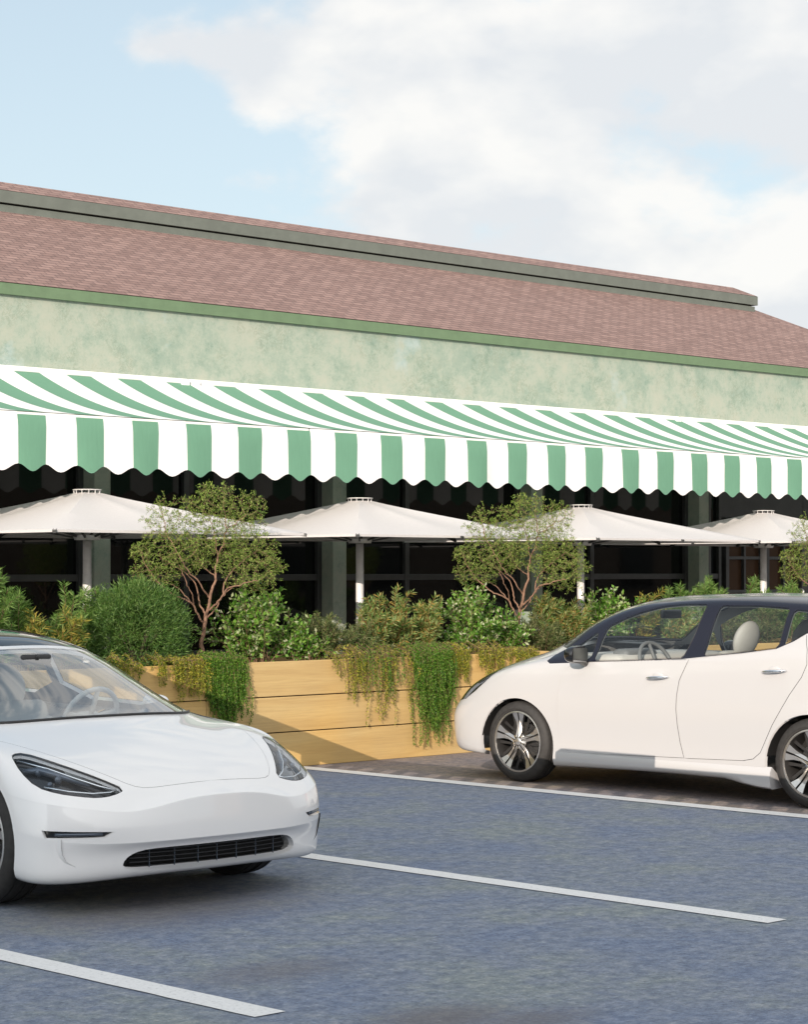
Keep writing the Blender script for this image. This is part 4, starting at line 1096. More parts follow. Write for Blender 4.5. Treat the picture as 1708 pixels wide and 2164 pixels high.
c.region('door', c.poly('s', [(-1.607,1.006),(-1.539,.85),(-1.522,.741),(-1.520,.64),(-1.533,.523),(-1.555,.40),(-1.592,.286),(-2.10,.302),(-2.19,.32),(-2.25,.368),(-2.353,.566),(-2.49,.782),(-2.585,.91),(-2.622,1.0),(-2.61,1.10),(-2.56,1.203),(-2.477,1.151),(-2.352,1.096),(-2.063,1.057),(-1.726,1.022)], 0), 'paint_warm', gap=.004, depth=.03)
fw = rc([(-.705,.968),(-.705,1.10),(-.735,1.222),(-.86,1.280),(-1.0,1.332),(-1.2,1.382),(-1.40,1.402),(-1.625,1.403),(-1.60,1.20),(-1.545,1.014),(-1.1,.988)])
c.region('window', c.poly('s', fw, 0), 'car_glass', gap=.006, depth=.006, parent=iD)
c.region('window', c.poly('s', rc([(-1.722,1.034),(-1.732,1.20),(-1.748,1.396),(-2.1,1.398),(-2.345,1.384),(-2.352,1.25),(-2.362,1.108),(-2.06,1.070)]), 0), 'shade_glass', gap=.006, depth=.006, parent=iD2)
c.region('quarter_window', c.poly('s', rc([(-.42,.980),(-.45,1.05),(-.655,1.19),(-.665,1.05),(-.665,.978)]), 0), 'shade_glass', gap=.004, depth=.004)
c.region('quarter_window', c.poly('s', rc([(-2.40,1.125),(-2.385,1.375),(-2.60,1.36),(-2.68,1.28),(-2.54,1.20)]), 0), 'shade_glass', gap=.004, depth=.004)
c.region('windshield', c.poly('uv', chaikin([(-4, 11.12), (4.3, 11.12), (4.55, 11.5), (4.6, 12.5), (4.55, 13.5), (4.3, 14.2), (-4, 14.3)], 2), 0), 'car_glass', gap=.006, depth=.006, sym=True)
hd = [c.S.inv([p], (0, 1), mask=MASK['t'])[0] for p in chaikin([(.80,.0),(.80,.2),(.75,.40),(.60,.56),(.42,.66),(.2,.73),(0,.765),(-.2,.79)], 1)[:-2]]
hd[0][0] = 0
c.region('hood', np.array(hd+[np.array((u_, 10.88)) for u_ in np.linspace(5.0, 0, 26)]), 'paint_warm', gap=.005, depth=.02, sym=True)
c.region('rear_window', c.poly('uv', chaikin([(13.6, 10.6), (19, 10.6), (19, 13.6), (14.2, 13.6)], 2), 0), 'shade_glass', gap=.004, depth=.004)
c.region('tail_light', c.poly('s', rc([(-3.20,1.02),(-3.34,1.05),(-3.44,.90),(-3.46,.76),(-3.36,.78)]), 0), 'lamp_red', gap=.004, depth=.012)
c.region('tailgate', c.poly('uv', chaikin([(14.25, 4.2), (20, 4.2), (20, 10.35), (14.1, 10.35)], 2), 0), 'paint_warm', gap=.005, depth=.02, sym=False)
# the black of the upper body: everything above the belt line
bl = [tuple(c.S.inv([p], (0, 2), mask=MASK['s'])[0]) for p in [tuple(np.array(a)+(np.array(b)-np.array(a))*t_) for a, b in zip(BELT, BELT[1:]) for t_ in (0, .33, .66)]+[BELT[-1]]]
blk = [(0., 10.92), (4.0, 10.92), (4.7, 10.7), (5.05, 10.0)]+bl+[(16., bl[-1][1]), (16., 17.), (0., 17.)]
blk = np.array(blk); c.regs.append(dict(name='x', inner=blk, outer=blk, m=None, depth=0, sym=False, parent=None, lift=0, hole=True, gap=0, kw={}, black=True))
kB = len(c.regs)-1
real = c.build
# body sheet = white part; the black region becomes its own part
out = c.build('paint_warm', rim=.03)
pil = c.sheet(c.lab == kB, 'upper_body', 'paint_black', HATCH, .012, True)[0]
c.kB = kB; lining(c, HATCH, 1.06, 'dash_grey')
for s in (1, -1):
    lamp = out[iL][0 if s > 0 else 1]
    Tl = c.T[c.lab == iL]; us, iv = np.unique(Tl.ravel(), return_inverse=True); X = c.P[us]-c.N[us]*.03; X[:, 1] *= s
    pyd('lamp_housing', X, iv.reshape(-1, 3), 'gloss_black', lamp, True)
    bm = bmesh.new(); tp = []
    for q in ((.57,.76), (.47,.80), (.36,.84)):
        p, n = c.near('s', q); p = p-n*.015; tp.append((p[0], p[1]*s, p[2]))
    tube(bm, tp, .007, 8); obj('light_strip', bm, 'lamp_grey', lamp, True)
    for k, (xa, za) in enumerate(((-1.335, .864), (-2.36, .944))):
        door = out[(iD, iD2)[k]][0 if s > 0 else 1]
        p, n = c.near('s', (xa, za)); slope = .05
        bm = bmesh.new(); tp = []; rd = []
        for t_ in np.linspace(-1, 1, 13):
            pp, nn = c.near('s', (xa+.105*t_, za-.07*.0-.058*.105*t_*1.2)); off = .034*(1-abs(t_)**3)+.004
            tp.append(Vector((pp[0], (pp[1]+off)*s, pp[2]))); rd.append(.0105*(1-.55*abs(t_)**4)+.001)
        tube(bm, tp, rd, 10); hnd = obj('handle', bm, 'chrome', door, True)
        for v in hnd.data.vertices: v.co.z = za+(v.co.z-za)*1.0
        bm = bmesh.new(); m4 = Matrix.Translation((p[0], (p[1]-.002)*s, p[2]+.004)) @ Matrix.Diagonal((1, .16, .62, 1)); bmesh.ops.create_uvsphere(bm, u_segments=24, v_segments=12, radius=.052, matrix=m4); obj('handle_cup', bm, 'paint_warm', hnd, True)
    for x in (AXF, AXR):
        make_wheel(HATCH, x, .785, .315, .315, .205, s, .232)
        bm = bmesh.new(); lathe(bm, [(.372, -.885), (.38, -.85), (.385, -.55), (.05, -.54)], 40, 'y')
        bmesh.ops.delete(bm, geom=[v for v in bm.verts if v.co.z < .03], context='VERTS')
        o = obj('wheel_well', bm, 'inner_black', HATCH, True); o.location = (x, 0, .285); o.scale = (1, s, 1)
    side_mirror(HATCH, -.655, .99, 1.015, s, 'gloss_black', 'trim_black', .20, .135)
    # flared sill
    bm = bmesh.new(); prof = []
    xs_ = np.linspace(-.345, -2.345, 30); rows = []
    for x in xs_:
        t_ = (x+.345)/-2.0; p, n = c.near('s', (x, .27)); zb = .150+.018*math.sin(t_*2.6); fl = .010+.030*max(0, t_-.55)
        if t_ > .80: zb -= .045*math.sin((t_-.80)/.2*math.pi/2)
        y0_ = p[1]; rows.append([(x, y0_-.004, .272), (x, y0_+fl*.8, .235), (x, y0_+fl, .20), (x, y0_+fl-.012, zb+.012), (x, y0_+fl-.03, zb), (x, y0_-.2, zb+.01)])
    g = [[bm.verts.new((a, b*1, d)) for a, b, d in r] for r in rows]
    for a, b in zip(g, g[1:]):
        for k in range(5): f = bm.faces.new((a[k], b[k], b[k+1], a[k+1])); f.smooth = True
    bm.faces.new(g[0]); bm.faces.new(g[-1][::-1])
    bmesh.ops.recalc_face_normals(bm, faces=bm.faces); mirror_tris(bm, s); obj('sill', bm, 'paint_warm', HATCH, 40)
bm = bmesh.new(); box(bm, -2.3, -.34, -.80, .80, .19, .27); box(bm, -.34, .60, -.53, .53, .225, .27); box(bm, -3.5, -2.3, -.53, .53, .19, .27); obj('floor_pan', bm, 'inner_black', HATCH)
bm = bmesh.new(); rbox(bm, (-.55, 0, .93), (.60, 1.42, .16), .07, 3); obj('dashboard', bm, 'seat_light', HATCH, True)
bm = bmesh.new(); rbox(bm, (-.72, .37, 1.0), (.16, .40, .10), .045, 3); obj('instrument_hood', bm, 'dash_grey', HATCH, True)
make_steering(HATCH, -.93, .37, .93, 'dash_grey', .185)
for y in (.37, -.37): make_seat(HATCH, -1.36, y, .52, 'seat_light', 1.27)
for y in (.4, -.4): make_seat(HATCH, -2.25, y, .58, 'dash_grey', 1.27)
bm = bmesh.new(); rbox(bm, (-.78, 0, 1.31), (.035, .24, .07), .015, 2); obj('inside_mirror', bm, 'trim_black', HATCH, True)
# ---------------------------------------------------------------- foliage
def leaf_mat(name, cols, rough=.5, tr=.35):
    m = bpy.data.materials.new(name); m.use_nodes = True; N, L = nset(m.node_tree); b = N['Principled BSDF']; o = N['Material Output']
    g = N.new('ShaderNodeNewGeometry'); c = ramp(N, L, g.outputs['Random Per Island'], *[((k+.5)/len(cols), q) for k, q in enumerate(cols)])
    L.new(c, b.inputs['Base Color']); b.inputs['Roughness'].default_value = rough; b.inputs['Specular IOR Level'].default_value = .35
    t = N.new('ShaderNodeBsdfTranslucent'); L.new(mixc(N, L, 1, c, (1.2, 1.25, .6), 'MULTIPLY'), t.inputs[0])
    ms = N.new('ShaderNodeMixShader'); ms.inputs[0].default_value = tr; L.new(b.outputs[0], ms.inputs[1]); L.new(t.outputs[0], ms.inputs[2]); L.new(ms.outputs[0], o.inputs[0])
    M[name] = m
leaf_mat('leaf_tree', [(.07, .12, .025), (.12, .20, .035), (.19, .29, .05), (.28, .38, .08), (.36, .44, .12)])
leaf_mat('leaf_ball', [(.05, .12, .025), (.08, .17, .035), (.12, .22, .05), (.17, .26, .08)])
leaf_mat('leaf_bright', [(.05, .13, .015), (.07, .18, .02), (.10, .24, .03), (.14, .29, .04), (.17, .33, .05), (.22, .36, .07), (.27, .38, .12), (.46, .48, .33)], .4)
leaf_mat('leaf_feather', [(.07, .15, .03), (.12, .23, .045), (.17, .29, .07), (.24, .35, .11)])
leaf_mat('leaf_golden', [(.08, .14, .03), (.16, .22, .05), (.28, .28, .06), (.42, .33, .07)])
leaf_mat('leaf_willow', [(.06, .10, .03), (.11, .155, .05), (.17, .20, .08), (.24, .24, .11)])
leaf_mat('leaf_orange', [(.08, .16, .03), (.13, .23, .05), (.19, .26, .08), (.25, .33, .12), (.32, .37, .16), (.40, .28, .08)])
leaf_mat('leaf_vine_green', [(.045, .12, .012), (.075, .19, .02), (.12, .26, .03), (.20, .32, .05)])
leaf_mat('leaf_vine_gold', [(.10, .14, .02), (.20, .24, .03), (.32, .33, .04), (.46, .40, .06)])
mat('bark', rough=.85, fn=m_noise((.20, .115, .075), .3, 40, .004))
mat('stem_brown', (.17, .10, .06), .8); mat('stem_dark', (.05, .035, .02), .8)
mat('stem_orange', (.30, .15, .05), .7)

def leaves_mesh(pos, dirs, ln, wd, seed=0, curl=.25):
    r = np.random.default_rng(seed); n = len(pos)
    pos = np.asarray(pos); d = np.asarray(dirs); d = d/np.maximum(np.linalg.norm(d, axis=1, keepdims=True), 1e-9)
    up = r.normal(size=(n, 3)); up -= d*(up*d).sum(1, keepdims=True); up /= np.linalg.norm(up, axis=1, keepdims=True); s = np.cross(d, up)
    l = ln*r.uniform(.7, 1.3, (n, 1)); w = wd*r.uniform(.75, 1.25, (n, 1))/2
    V = np.stack([pos, pos+d*l*.45+s*w+up*w*curl, pos+d*l-up*l*.08, pos+d*l*.45-s*w+up*w*curl], 1).reshape(-1, 3)
    me = bpy.data.meshes.new('leaves'); me.vertices.add(4*n); me.vertices.foreach_set('co', V.ravel().astype(np.float32))
    me.loops.add(4*n); me.loops.foreach_set('vertex_index', np.arange(4*n, dtype=np.int32))
    me.polygons.add(n); me.polygons.foreach_set('loop_start', np.arange(0, 4*n, 4, dtype=np.int32)); me.polygons.foreach_set('loop_total', np.full(n, 4, dtype=np.int32))
    me.update(); me.validate(); return me

def shoots(name, label, cat, x, y, z0, tips, ln, wd, per_m, leafm, stemm, group=None, bare=.15, spread=.9, twigs=0, seed=1, stem_r=.004, whorl=0, droop=0., rootr=.06):
    """a shrub of many stems: each runs from the root to its tip, leaves (and side twigs) along it"""
    r = np.random.default_rng(seed); t = thing(name, label, cat, (x, y, z0), 0, group)
    bm = bmesh.new(); P, D = [], []
    for tp in tips:
        tip = np.array(tp, float); root = np.array([tip[0]*.25+r.uniform(-rootr, rootr), tip[1]*.25+r.uniform(-rootr, rootr), 0.])
        mid = (root+tip)/2+np.array([(root[0]-tip[0])*.12, (root[1]-tip[1])*.12, tip[2]*.10])+r.normal(0, .015, 3)
        L_ = np.linalg.norm(tip-root); nn = max(5, int(L_/.05)); ts = np.linspace(0, 1, nn)
        C_ = np.array([(1-q)**2*root+2*q*(1-q)*mid+q*q*tip for q in ts])
        tube(bm, [tuple(p) for p in C_], [stem_r*(1-.75*q) for q in ts], 5, False)
        def foliate(C, dens, b0):
            Lc = np.linalg.norm(np.diff(C, axis=0), axis=1).sum(); k = max(3, int(Lc*dens))
            q = b0+(1-b0)*(np.arange(k)+r.uniform(0, 1, k))/k; i = np.minimum((q*(len(C)-1)).astype(int), len(C)-2); f = (q*(len(C)-1)-i)[:, None]
            p = C[i]*(1-f)+C[i+1]*f; ax = C[i+1]-C[i]; ax /= np.maximum(np.linalg.norm(ax, axis=1, keepdims=True), 1e-9)
            rd = r.normal(size=(k, 3)); rd -= ax*(rd*ax).sum(1, keepdims=True); rd /= np.linalg.norm(rd, axis=1, keepdims=True)
            d = rd*spread+ax*(1.1-spread+.35*q[:, None]); d[:, 2] -= droop
            P.append(p+rd*.002); D.append(d)
        foliate(C_, per_m, bare)
        for _ in range(twigs):
            q = r.uniform(.25, .95); i = int(q*(nn-1)); p0 = C_[i]; ax = C_[min(i+1, nn-1)]-C_[max(i-1, 0)]; ax /= np.linalg.norm(ax)
            rd = r.normal(size=3); rd -= ax*(rd@ax); rd /= np.linalg.norm(rd); e = p0+(rd*.8+ax*.7+np.array([0, 0, .15]))*r.uniform(.06, .17)
            Ct = np.array([p0, (p0+e)/2+rd*.01, e]); tube(bm, [tuple(p) for p in Ct], [stem_r*.5, stem_r*.4, stem_r*.25], 4, False); foliate(Ct, per_m*1.15, .15)
    P = np.concatenate(P); D = np.concatenate(D)
    obj('stems', bm, stemm, t); obj('leaves', leaves_mesh(P, D, ln, wd, seed), leafm, t)
    return t
def dome(n, rx, ry, h, seed, hmin=.5, pw=.6):
    r = np.random.default_rng(seed); out = []
    for _ in range(n):
        a = r.uniform(0, 2*math.pi); q = r.uniform(0, 1)**.6; z = h*(hmin+(1-hmin)*r.uniform(0, 1)**pw)*(1-.45*q*q)
        out.append((rx*q*math.cos(a), ry*q*math.sin(a), z))
    return out
ZP = .84
G1 = 'planter shrubs along the terrace'
# clipped round bush
def ball(x, y, rad, label, seed):
    r = np.random.default_rng(seed); t = thing('clipped_bush', label, 'bush', (x, y, ZP)); n = 19000
    v = r.normal(size=(n, 3)); v /= np.linalg.norm(v, axis=1, keepdims=True)
    lump = 1.02+.09*np.sin(v[:, 0]*7+1)*np.sin(v[:, 1]*6)*np.cos(v[:, 2]*8)+.05*np.sin(v[:, 2]*13+v[:, 0]*9)*np.cos(v[:, 1]*10)
    rr = rad*lump*(1.03-.36*r.uniform(0, 1, n)**1.7)
    p = v*rr[:, None]*np.array([1, .85, 1.0]); p[:, 2] += rad*.98*.62+.02
    k = p[:, 2] > -.02; p = p[k]; v = v[k]
    d = v*.8+r.normal(0, .55, v.shape)+np.array([0, 0, .25])
    p += r.normal(0, .018, p.shape)+(r.uniform(0, 1, (len(p), 1)) < .12)*v*r.uniform(0, .07, (len(p), 1)); obj('leaves', leaves_mesh(p, d, .042, .0062, seed), 'leaf_ball', t)
    bm = bmesh.new()
    for k in range(10):
        a = r.uniform(0, 2*math.pi); q = r.uniform(.2, 1); e = (rad*.5*q*math.cos(a), rad*.4*q*math.sin(a), rad*(.4+r.uniform(0, .6)))
        tube(bm, [(0, 0, 0), (e[0]*.4, e[1]*.4, e[2]*.5), e], [.012, .006, .003], 5, False)
    obj('stems', bm, 'stem_dark', t)
ball(11.20, 14.02, .42, 'dense round clipped bush above the windscreen of the white sedan', 3)
def feather(x, y, h, w, label, seed, leafm='leaf_feather', n=8, stemm='stem_brown', ln=.062, wd=.0065, per=330, cat='shrub', nm='feathery_shrub'):
    return shoots(nm, label, cat, x, y, ZP, dome(n, w, w*.8, h, seed, .62, .5), ln, wd, per, leafm, stemm, G1, .12, .85, 3, seed)
feather(9.70, 13.95, .86, .26, 'tall feathery green shrub at the left edge of the photo', 11, n=13)
feather(10.12, 14.15, .70, .22, 'feathery green shrub second from the left edge, behind the golden-tipped shoots', 12, n=9)
feather(10.02, 13.86, .50, .13, 'leftmost short shrub with golden shoot tips above the sedan roof', 13, 'leaf_golden', 5, 'stem_orange', .07, .009, 210, nm='golden_shrub')
feather(10.32, 13.84, .58, .14, 'golden-tipped shrub beside the round clipped bush', 14, 'leaf_golden', 5, 'stem_orange', .07, .009, 210, nm='golden_shrub')
feather(10.66, 14.22, .80, .24, 'tall feathery green shrub left of the leftmost parasol pole', 15, n=11)
feather(11.02, 14.30, .70, .26, 'feathery green shrub standing behind the round clipped bush', 16, n=10)
feather(11.32, 14.34, .76, .22, 'feathery green shrub between the leftmost parasol pole and the first small tree', 17, n=9)
def bright(x, y, h, w, label, seed, n=20):
    return shoots('broadleaf_shrub', label, 'shrub', x, y, ZP, dome(n, w, w*.72, h, seed, .45, .6), .040, .023, 80, 'leaf_bright', 'stem_brown', G1, .12, .8, 7, seed, .0045)
bright(12.48, 14.02, .70, .52, 'bright green broadleaf shrub with pale flecks right of the first small tree', 21, 30)
bright(12.93, 13.92, .42, .26, 'low bright green shrub spilling over the planter edge beside the fine-leaved bush', 22, 12)
bright(15.18, 14.02, .72, .48, 'bright green broadleaf shrub with pale flecks left of the second small tree', 23, 28)
bright(15.62, 13.92, .40, .22, 'small bright green shrub at the foot of the second small tree', 24, 10)
bright(17.27, 14.05, .74, .46, 'bright green broadleaf shrub seen through the front window of the hatchback', 25, 26)
def willow(x, y, h, w, label, seed, n=16):
    return shoots('fine_leaved_shrub', label, 'shrub', x, y, ZP, dome(n, w, w*.75, h, seed, .5, .6), .040, .0075, 260, 'leaf_willow', 'stem_brown', G1, .1, .8, 6, seed, .003)
willow(13.20, 13.95, .46, .34, 'low olive-green fine-leaved shrub left of the second parasol pole', 31, 20)
willow(13.60, 13.92, .36, .24, 'low fine-leaved shrub at the foot of the second parasol pole', 32, 12)
willow(16.05, 13.92, .42, .28, 'fine-leaved shrub right behind the trunk of the second small tree', 33, 14)
def orange(x, y, h, w, label, seed, n=7):
    return shoots('orange_stemmed_shrub', label, 'shrub', x, y, ZP, dome(n, w, w*.75, h, seed, .72, .5), .052, .010, 175, 'leaf_orange', 'stem_orange', G1, .05, .8, 5, seed, .0045)
orange(13.84, 13.98, .66, .19, 'upright orange-stemmed shrub just right of the second parasol pole', 41, 9)
orange(14.22, 14.08, .66, .20, 'tallest of the three upright orange-stemmed shrubs between the cars', 42, 9)
orange(14.50, 13.98, .58, .22, 'upright orange-stemmed shrub left of the bright green shrub by the second tree', 43, 10)
orange(16.28, 14.05, .58, .28, 'orange-stemmed shrub behind the nose of the hatchback', 44, 14)
orange(16.68, 14.05, .52, .26, 'orange-stemmed shrub in front of the third parasol pole', 45, 12)
feather(17.78, 14.02, .66, .22, 'golden-green shrub above the front of the hatchback roof', 18, 'leaf_golden', 9, 'stem_orange', .06, .009, 220, nm='golden_shrub')
feather(18.38, 14.12, .80, .28, 'feathery green shrub leftmost of those above the hatchback roof', 51, n=12)
feather(19.02, 14.15, .76, .32, 'feathery green shrub above the hatchback roof, left of the fourth parasol pole', 52, n=14)
feather(19.72, 14.12, .78, .30, 'feathery green shrub above the hatchback roof, in front of the door', 53, n=13)
feather(20.45, 14.12, .72, .34, 'feathery green shrub at the right edge, under the third small tree', 54, n=14)
orange(18.2, 13.85, .40, .3, 'low orange-stemmed shrub seen through the rear window of the hatchback', 46, 10)
willow(18.9, 13.85, .40, .34, 'low fine-leaved shrub behind the roof of the hatchback', 34, 14)
willow(19.6, 13.85, .42, .34, 'low fine-leaved shrub hidden behind the rear of the hatchback', 35, 14)

# ---------------------------------------------------------------- small trees, grown towards points in the crown
def make_tree():
    K = .000823
    def Z(px, py, dep=0.): return np.array([(px-755)*K, dep, (1845-py)*K+.02])
    limbs = [([(755,1845,0),(768,1700,0),(752,1600,.01),(790,1500,.0),(797,1410,0),(808,1335,0)], .0225, .019, None),
     ([(775,1425,0),(705,1315,-.03),(680,1235,-.05),(600,1190,-.06),(500,1160,-.08),(410,1080,-.10),(300,1000,-.1),(215,870,-.08)], .011, .004, None),
     ([(640,1210,-.05),(560,1110,.04),(500,1060,.08),(380,1020,.12)], .007, .004, None),
     ([(680,1235,-.05),(672,1140,-.12),(620,1050,-.18),(560,900,-.22)], .007, .004, None),
     ([(795,1335,0),(740,1240,.05),(715,1160,.08),(725,1090,.10),(690,1020,.13),(600,930,.18),(540,860,.2)], .010, .004, None),
     ([(808,1335,0),(845,1260,0),(835,1170,-.01),(880,1060,-.02),(905,960,0),(900,870,.02),(930,740,.03),(990,600,.0),(1010,480,-.03),(1000,330,-.03)], .017, .004, None),
     ([(825,1165,0),(770,1080,-.08),(740,1000,-.1),(640,930,-.14),(560,800,-.15)], .009, .004, None),
     ([(905,960,0),(820,900,.1),(740,820,.18),(700,700,.22)], .008, .004, None),
     ([(925,745,.03),(900,620,.05),(880,480,.08),(820,330,.1)], .007, .003, None),
     ([(845,1290,0),(930,1220,-.06),(980,1130,-.10),(1010,1070,-.12),(1100,1060,-.16),(1200,1010,-.2),(1320,1000,-.22)], .011, .004, None),
     ([(820,1370,0),(900,1290,.06),(950,1190,.12),(1040,1090,.18),(1180,1000,.24)], .009, .004, None),
     ([(980,1130,-.1),(990,1000,.0),(1080,880,.02),(1200,780,.03),(1320,700,.04)], .009, .004, None),
     ([(1010,480,-.03),(1120,400,-.06),(1240,330,-.05)], .005, .003, None),
     ([(560,800,-.15),(480,640,-.14),(400,520,-.1)], .005, .003, None)]
    r = np.random.default_rng(5)
    nodes, par, rad, lead = [], [], [], []
    for pts, r0, r1, _ in limbs:
        Q = [Z(*p) for p in pts]; C_ = []
        for a, b in zip(Q, Q[1:]):
            n = max(1, int(np.linalg.norm(b-a)/.025)); C_ += [a+(b-a)*k/n for k in range(n)]
        C_.append(Q[-1]); C_ = np.array(C_)
        for _ in range(3): C_[1:-1] = (C_[:-2]+2*C_[1:-1]+C_[2:])/4
        if nodes: p = int(np.argmin(((np.array(nodes)-C_[0])**2).sum(1)))
        else: p = -1
        for k, q in enumerate(C_):
            q = q+(r.normal(0, .0035, 3) if 0 < k else 0)
            nodes.append(q); par.append(p); rad.append((r0+(r1-r0)*k/len(C_))*.82); p = len(nodes)-1
    nl = len(nodes)
    sph = [(400,760,-.05,330),(640,620,.05,300),(900,620,0,360),(1250,800,0,330),(1200,560,.03,280),(880,260,0,250),(1180,330,0,230),(330,380,0,190),(600,300,0,170),(1350,950,0,200),(200,930,0,170),(820,90,0,90),(1000,100,.05,90),(1350,210,0,80),(340,200,0,60),(120,700,0,90),(1540,850,0,80)]
    att = []
    for x_, y_, d_, q in sph:
        c_ = Z(x_, y_, d_); n = int(230*(q/300)**2.2)+40; v = r.normal(size=(n, 3)); v /= np.linalg.norm(v, axis=1, keepdims=True)
        att.append(c_+v*(q*K*r.uniform(.25, 1, (n, 1))**.5)*np.array([1, .95, 1]))
    A = np.concatenate(att); A = A[(A[:, 2] > .60+.25*np.exp(-(A[:, 0]-.05)**2/.05))]
    P = list(nodes); step = .026
    for it in range(60):
        if len(A) < 8: break
        X = np.array(P); D2 = ((A[:, None]-X[None])**2).sum(2); nr = D2.argmin(1); dm = np.sqrt(D2.min(1))
        A_keep = dm > .030; use = dm < .5; grown = {}
        for a, n, ok in zip(A, nr, use):
            if ok: grown.setdefault(int(n), []).append(a)
        new = 0
        for n, L_ in grown.items():
            d = sum((a-P[n])/np.linalg.norm(a-P[n]) for a in L_); d = d/max(np.linalg.norm(d), 1e-6)+r.normal(0, .22, 3); d /= np.linalg.norm(d)
            q = P[n]+d*step
            P.append(q); par.append(n); rad.append(0); new += 1
        A = A[A_keep]
        if not new: break
    X = np.array(P); n = len(P); kids = [[] for _ in range(n)]
    for i, p in enumerate(par):
        if p >= 0: kids[p].append(i)
    rr = np.zeros(n)
    for i in range(n-1, -1, -1):
        if i >= nl: rr[i] = max(.0009, sum(rr[k]**2.5 for k in kids[i])**(1/2.5) if kids[i] else .0009)
        else: rr[i] = rad[i]
    for i in range(nl, n):
        if par[i] < nl: pass
        rr[i] = min(rr[i], .006)
    bm = bmesh.new()
    # chains
    done = set()
    for i in range(n):
        for k in kids[i]:
            if k in done: continue
            ch = [i, k]; done.add(k); cur = k
            while kids[cur]:
                nx = [q for q in kids[cur] if q not in done]
                if not nx: break
                nx = max(nx, key=lambda q: rr[q]); ch.append(nx); done.add(nx); cur = nx
            sg = 10 if rr[ch[1]] > .008 else (6 if rr[ch[1]] > .003 else 4)
            rs = [rr[q] for q in ch]; rs[0] = min(rs[0], rs[1]*1.25)
            tube(bm, [tuple(X[q]) for q in ch], rs, sg, False)
    t = thing('small_tree', '', 'tree', (0, 0, ZP+.01), 0, 'small trees in the planter')
    tr = obj('trunk', bm, 'bark', t)
    # leaves on the thin twigs
    tw = [i for i in range(nl, n) if rr[i] < .0030]; P_, D_ = [], []
    for i in tw:
        ax = X[i]-X[par[i]]; ax /= max(np.linalg.norm(ax), 1e-6); m_ = 12 if not kids[i] else 4
        for _ in range(m_):
            v = r.normal(size=3); v -= ax*(v@ax); v /= np.linalg.norm(v); f = r.uniform(0, 1)
            P_.append(X[par[i]]*(1-f)+X[i]*f+(ax*r.uniform(0, .035) if not kids[i] else 0)+v*.003); D_.append(v*.75+ax*.7+np.array([0, 0, .15]))
    obj('crown', leaves_mesh(np.array(P_), np.array(D_), .020, .0055, 9), 'leaf_tree', t)
    print('tree nodes', n, 'leaves', len(P_))
    return t
tree = make_tree()
TL = ['small dense-twigged tree with a reddish trunk behind the hood of the white sedan', 'small dense-twigged tree with a reddish trunk beside the nose of the white hatchback', 'small tree cut off by the right edge, beside the fourth parasol pole']
for k, (x, y) in enumerate(((11.86, 14.0), (15.79, 14.0), (21.12, 14.0))):
    o = tree if k == 0 else copy_tree(tree)
    o.location = (x, y, ZP+.01); o['label'] = TL[k]; o.rotation_euler = (0, 0, -R(40.5 if k == 0 else (47.5 if k == 1 else 54)))

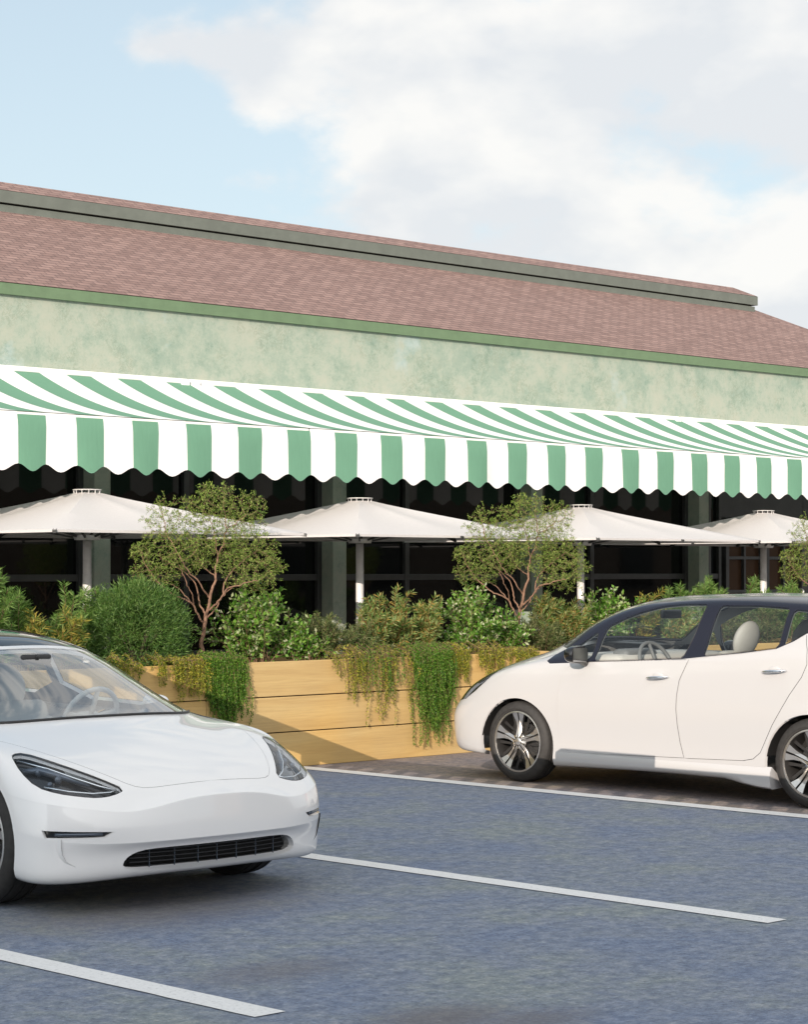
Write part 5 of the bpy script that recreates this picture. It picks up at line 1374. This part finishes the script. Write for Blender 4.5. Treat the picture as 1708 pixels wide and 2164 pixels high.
# ---------------------------------------------------------------- plants trailing over the planter's edge
def trailing(x0, x1, zlow, label, leafm, n, seed, ln=.022, wd=.0065, per=260, stemm='stem_brown', top=.12, lean=0.):
    r = np.random.default_rng(seed); xc = (x0+x1)/2; t = thing('trailing_vine', label, 'vine', (xc, 13.62, .89), 0, 'vines hanging over the planter boards')
    bm = bmesh.new(); P, D = [], []
    for k in range(n):
        xs = r.uniform(x0, x1)-xc; e = 1-abs(2*xs/(x1-x0))**2.2*.45
        L_ = (.89-zlow)*e*(.25+.75*r.uniform(0, 1)**.8) if r.uniform() > .10 else (.89-zlow)*1.05
        y0 = r.uniform(.02, .30); h = r.uniform(.01, top); sw = r.normal(0, .02); out = r.uniform(.035, .11)
        C_ = [(xs+r.normal(0, .03), y0, -.03), (xs+r.normal(0, .02), y0*.4, h), (xs+sw*.3, -.045, .02+h*.3)]
        m_ = max(3, int(L_/.06)); x_ = xs+sw*.3; yv = -.05
        for q in range(1, m_+1):
            x_ += r.normal(lean, .009); yv = max(-out-.03, min(-.033, yv+r.normal(-.002, .009)))
            C_.append((x_, yv, .02-L_*q/m_))
        tube(bm, C_, [.0022]*3+[.0022*(1-.6*q/m_) for q in range(1, m_+1)], 4, False)
        C = np.array(C_); Lc = np.linalg.norm(np.diff(C, axis=0), axis=1).sum(); kk = max(4, int(Lc*per))
        q = (np.arange(kk)+r.uniform(0, 1, kk))/kk; i = np.minimum((q*(len(C)-1)).astype(int), len(C)-2); f = (q*(len(C)-1)-i)[:, None]
        p = C[i]*(1-f)+C[i+1]*f; v = r.normal(size=(kk, 3)); v[:, 2] -= .5; v[:, 1] -= .3
        P.append(p+r.normal(0, .006, (kk, 3))*np.array([1, .4, 1])); D.append(v)
    P = np.concatenate(P); P[:, 1] = np.where((P[:, 2] < 0.0) & (P[:, 1] > -.03), -.03, P[:, 1]); D = np.concatenate(D)
    D[:, 1] = np.where((P[:, 2] < 0) & (D[:, 1] > 0), -D[:, 1], D[:, 1])
    obj('stems', bm, stemm, t); obj('leaves', leaves_mesh(P, D, ln, wd, seed), leafm, t)
trailing(10.66, 11.12, .72, 'short yellow-green vine just below the round clipped bush', 'leaf_vine_gold', 20, 61)
trailing(11.20, 11.62, .60, 'golden yellow-green vine at the foot of the first small tree', 'leaf_vine_gold', 52, 62, per=220, top=.08)
trailing(11.55, 11.99, .30, 'thick dark green vine hanging down to the hood of the sedan', 'leaf_vine_green', 120, 63, per=300, top=.11)
trailing(13.0, 13.35, .50, 'thin yellow vine strands below the second parasol pole', 'leaf_vine_gold', 16, 64, per=170)
trailing(13.20, 14.0, .32, 'loose yellow-green vine in the middle of the planter between the cars', 'leaf_vine_gold', 34, 65, per=150, top=.14)
trailing(13.25, 14.02, .55, 'olive-green vine clump draped over the planter rim between the cars', 'leaf_vine_green', 32, 66, per=150, top=.14)
trailing(13.97, 14.46, .13, 'long thick green vine reaching almost to the ground beside the hatchback', 'leaf_vine_green', 105, 67, per=300, top=.13)
trailing(14.44, 14.68, .62, 'small yellow-green vine right of the long thick green vine', 'leaf_vine_gold', 28, 68)
trailing(14.80, 15.14, .62, 'sparse golden vine above the nose of the hatchback', 'leaf_vine_gold', 34, 69, per=180)
trailing(15.15, 15.6, .74, 'short golden vine along the planter rim at the second small tree', 'leaf_vine_gold', 36, 70, per=180, top=.06)
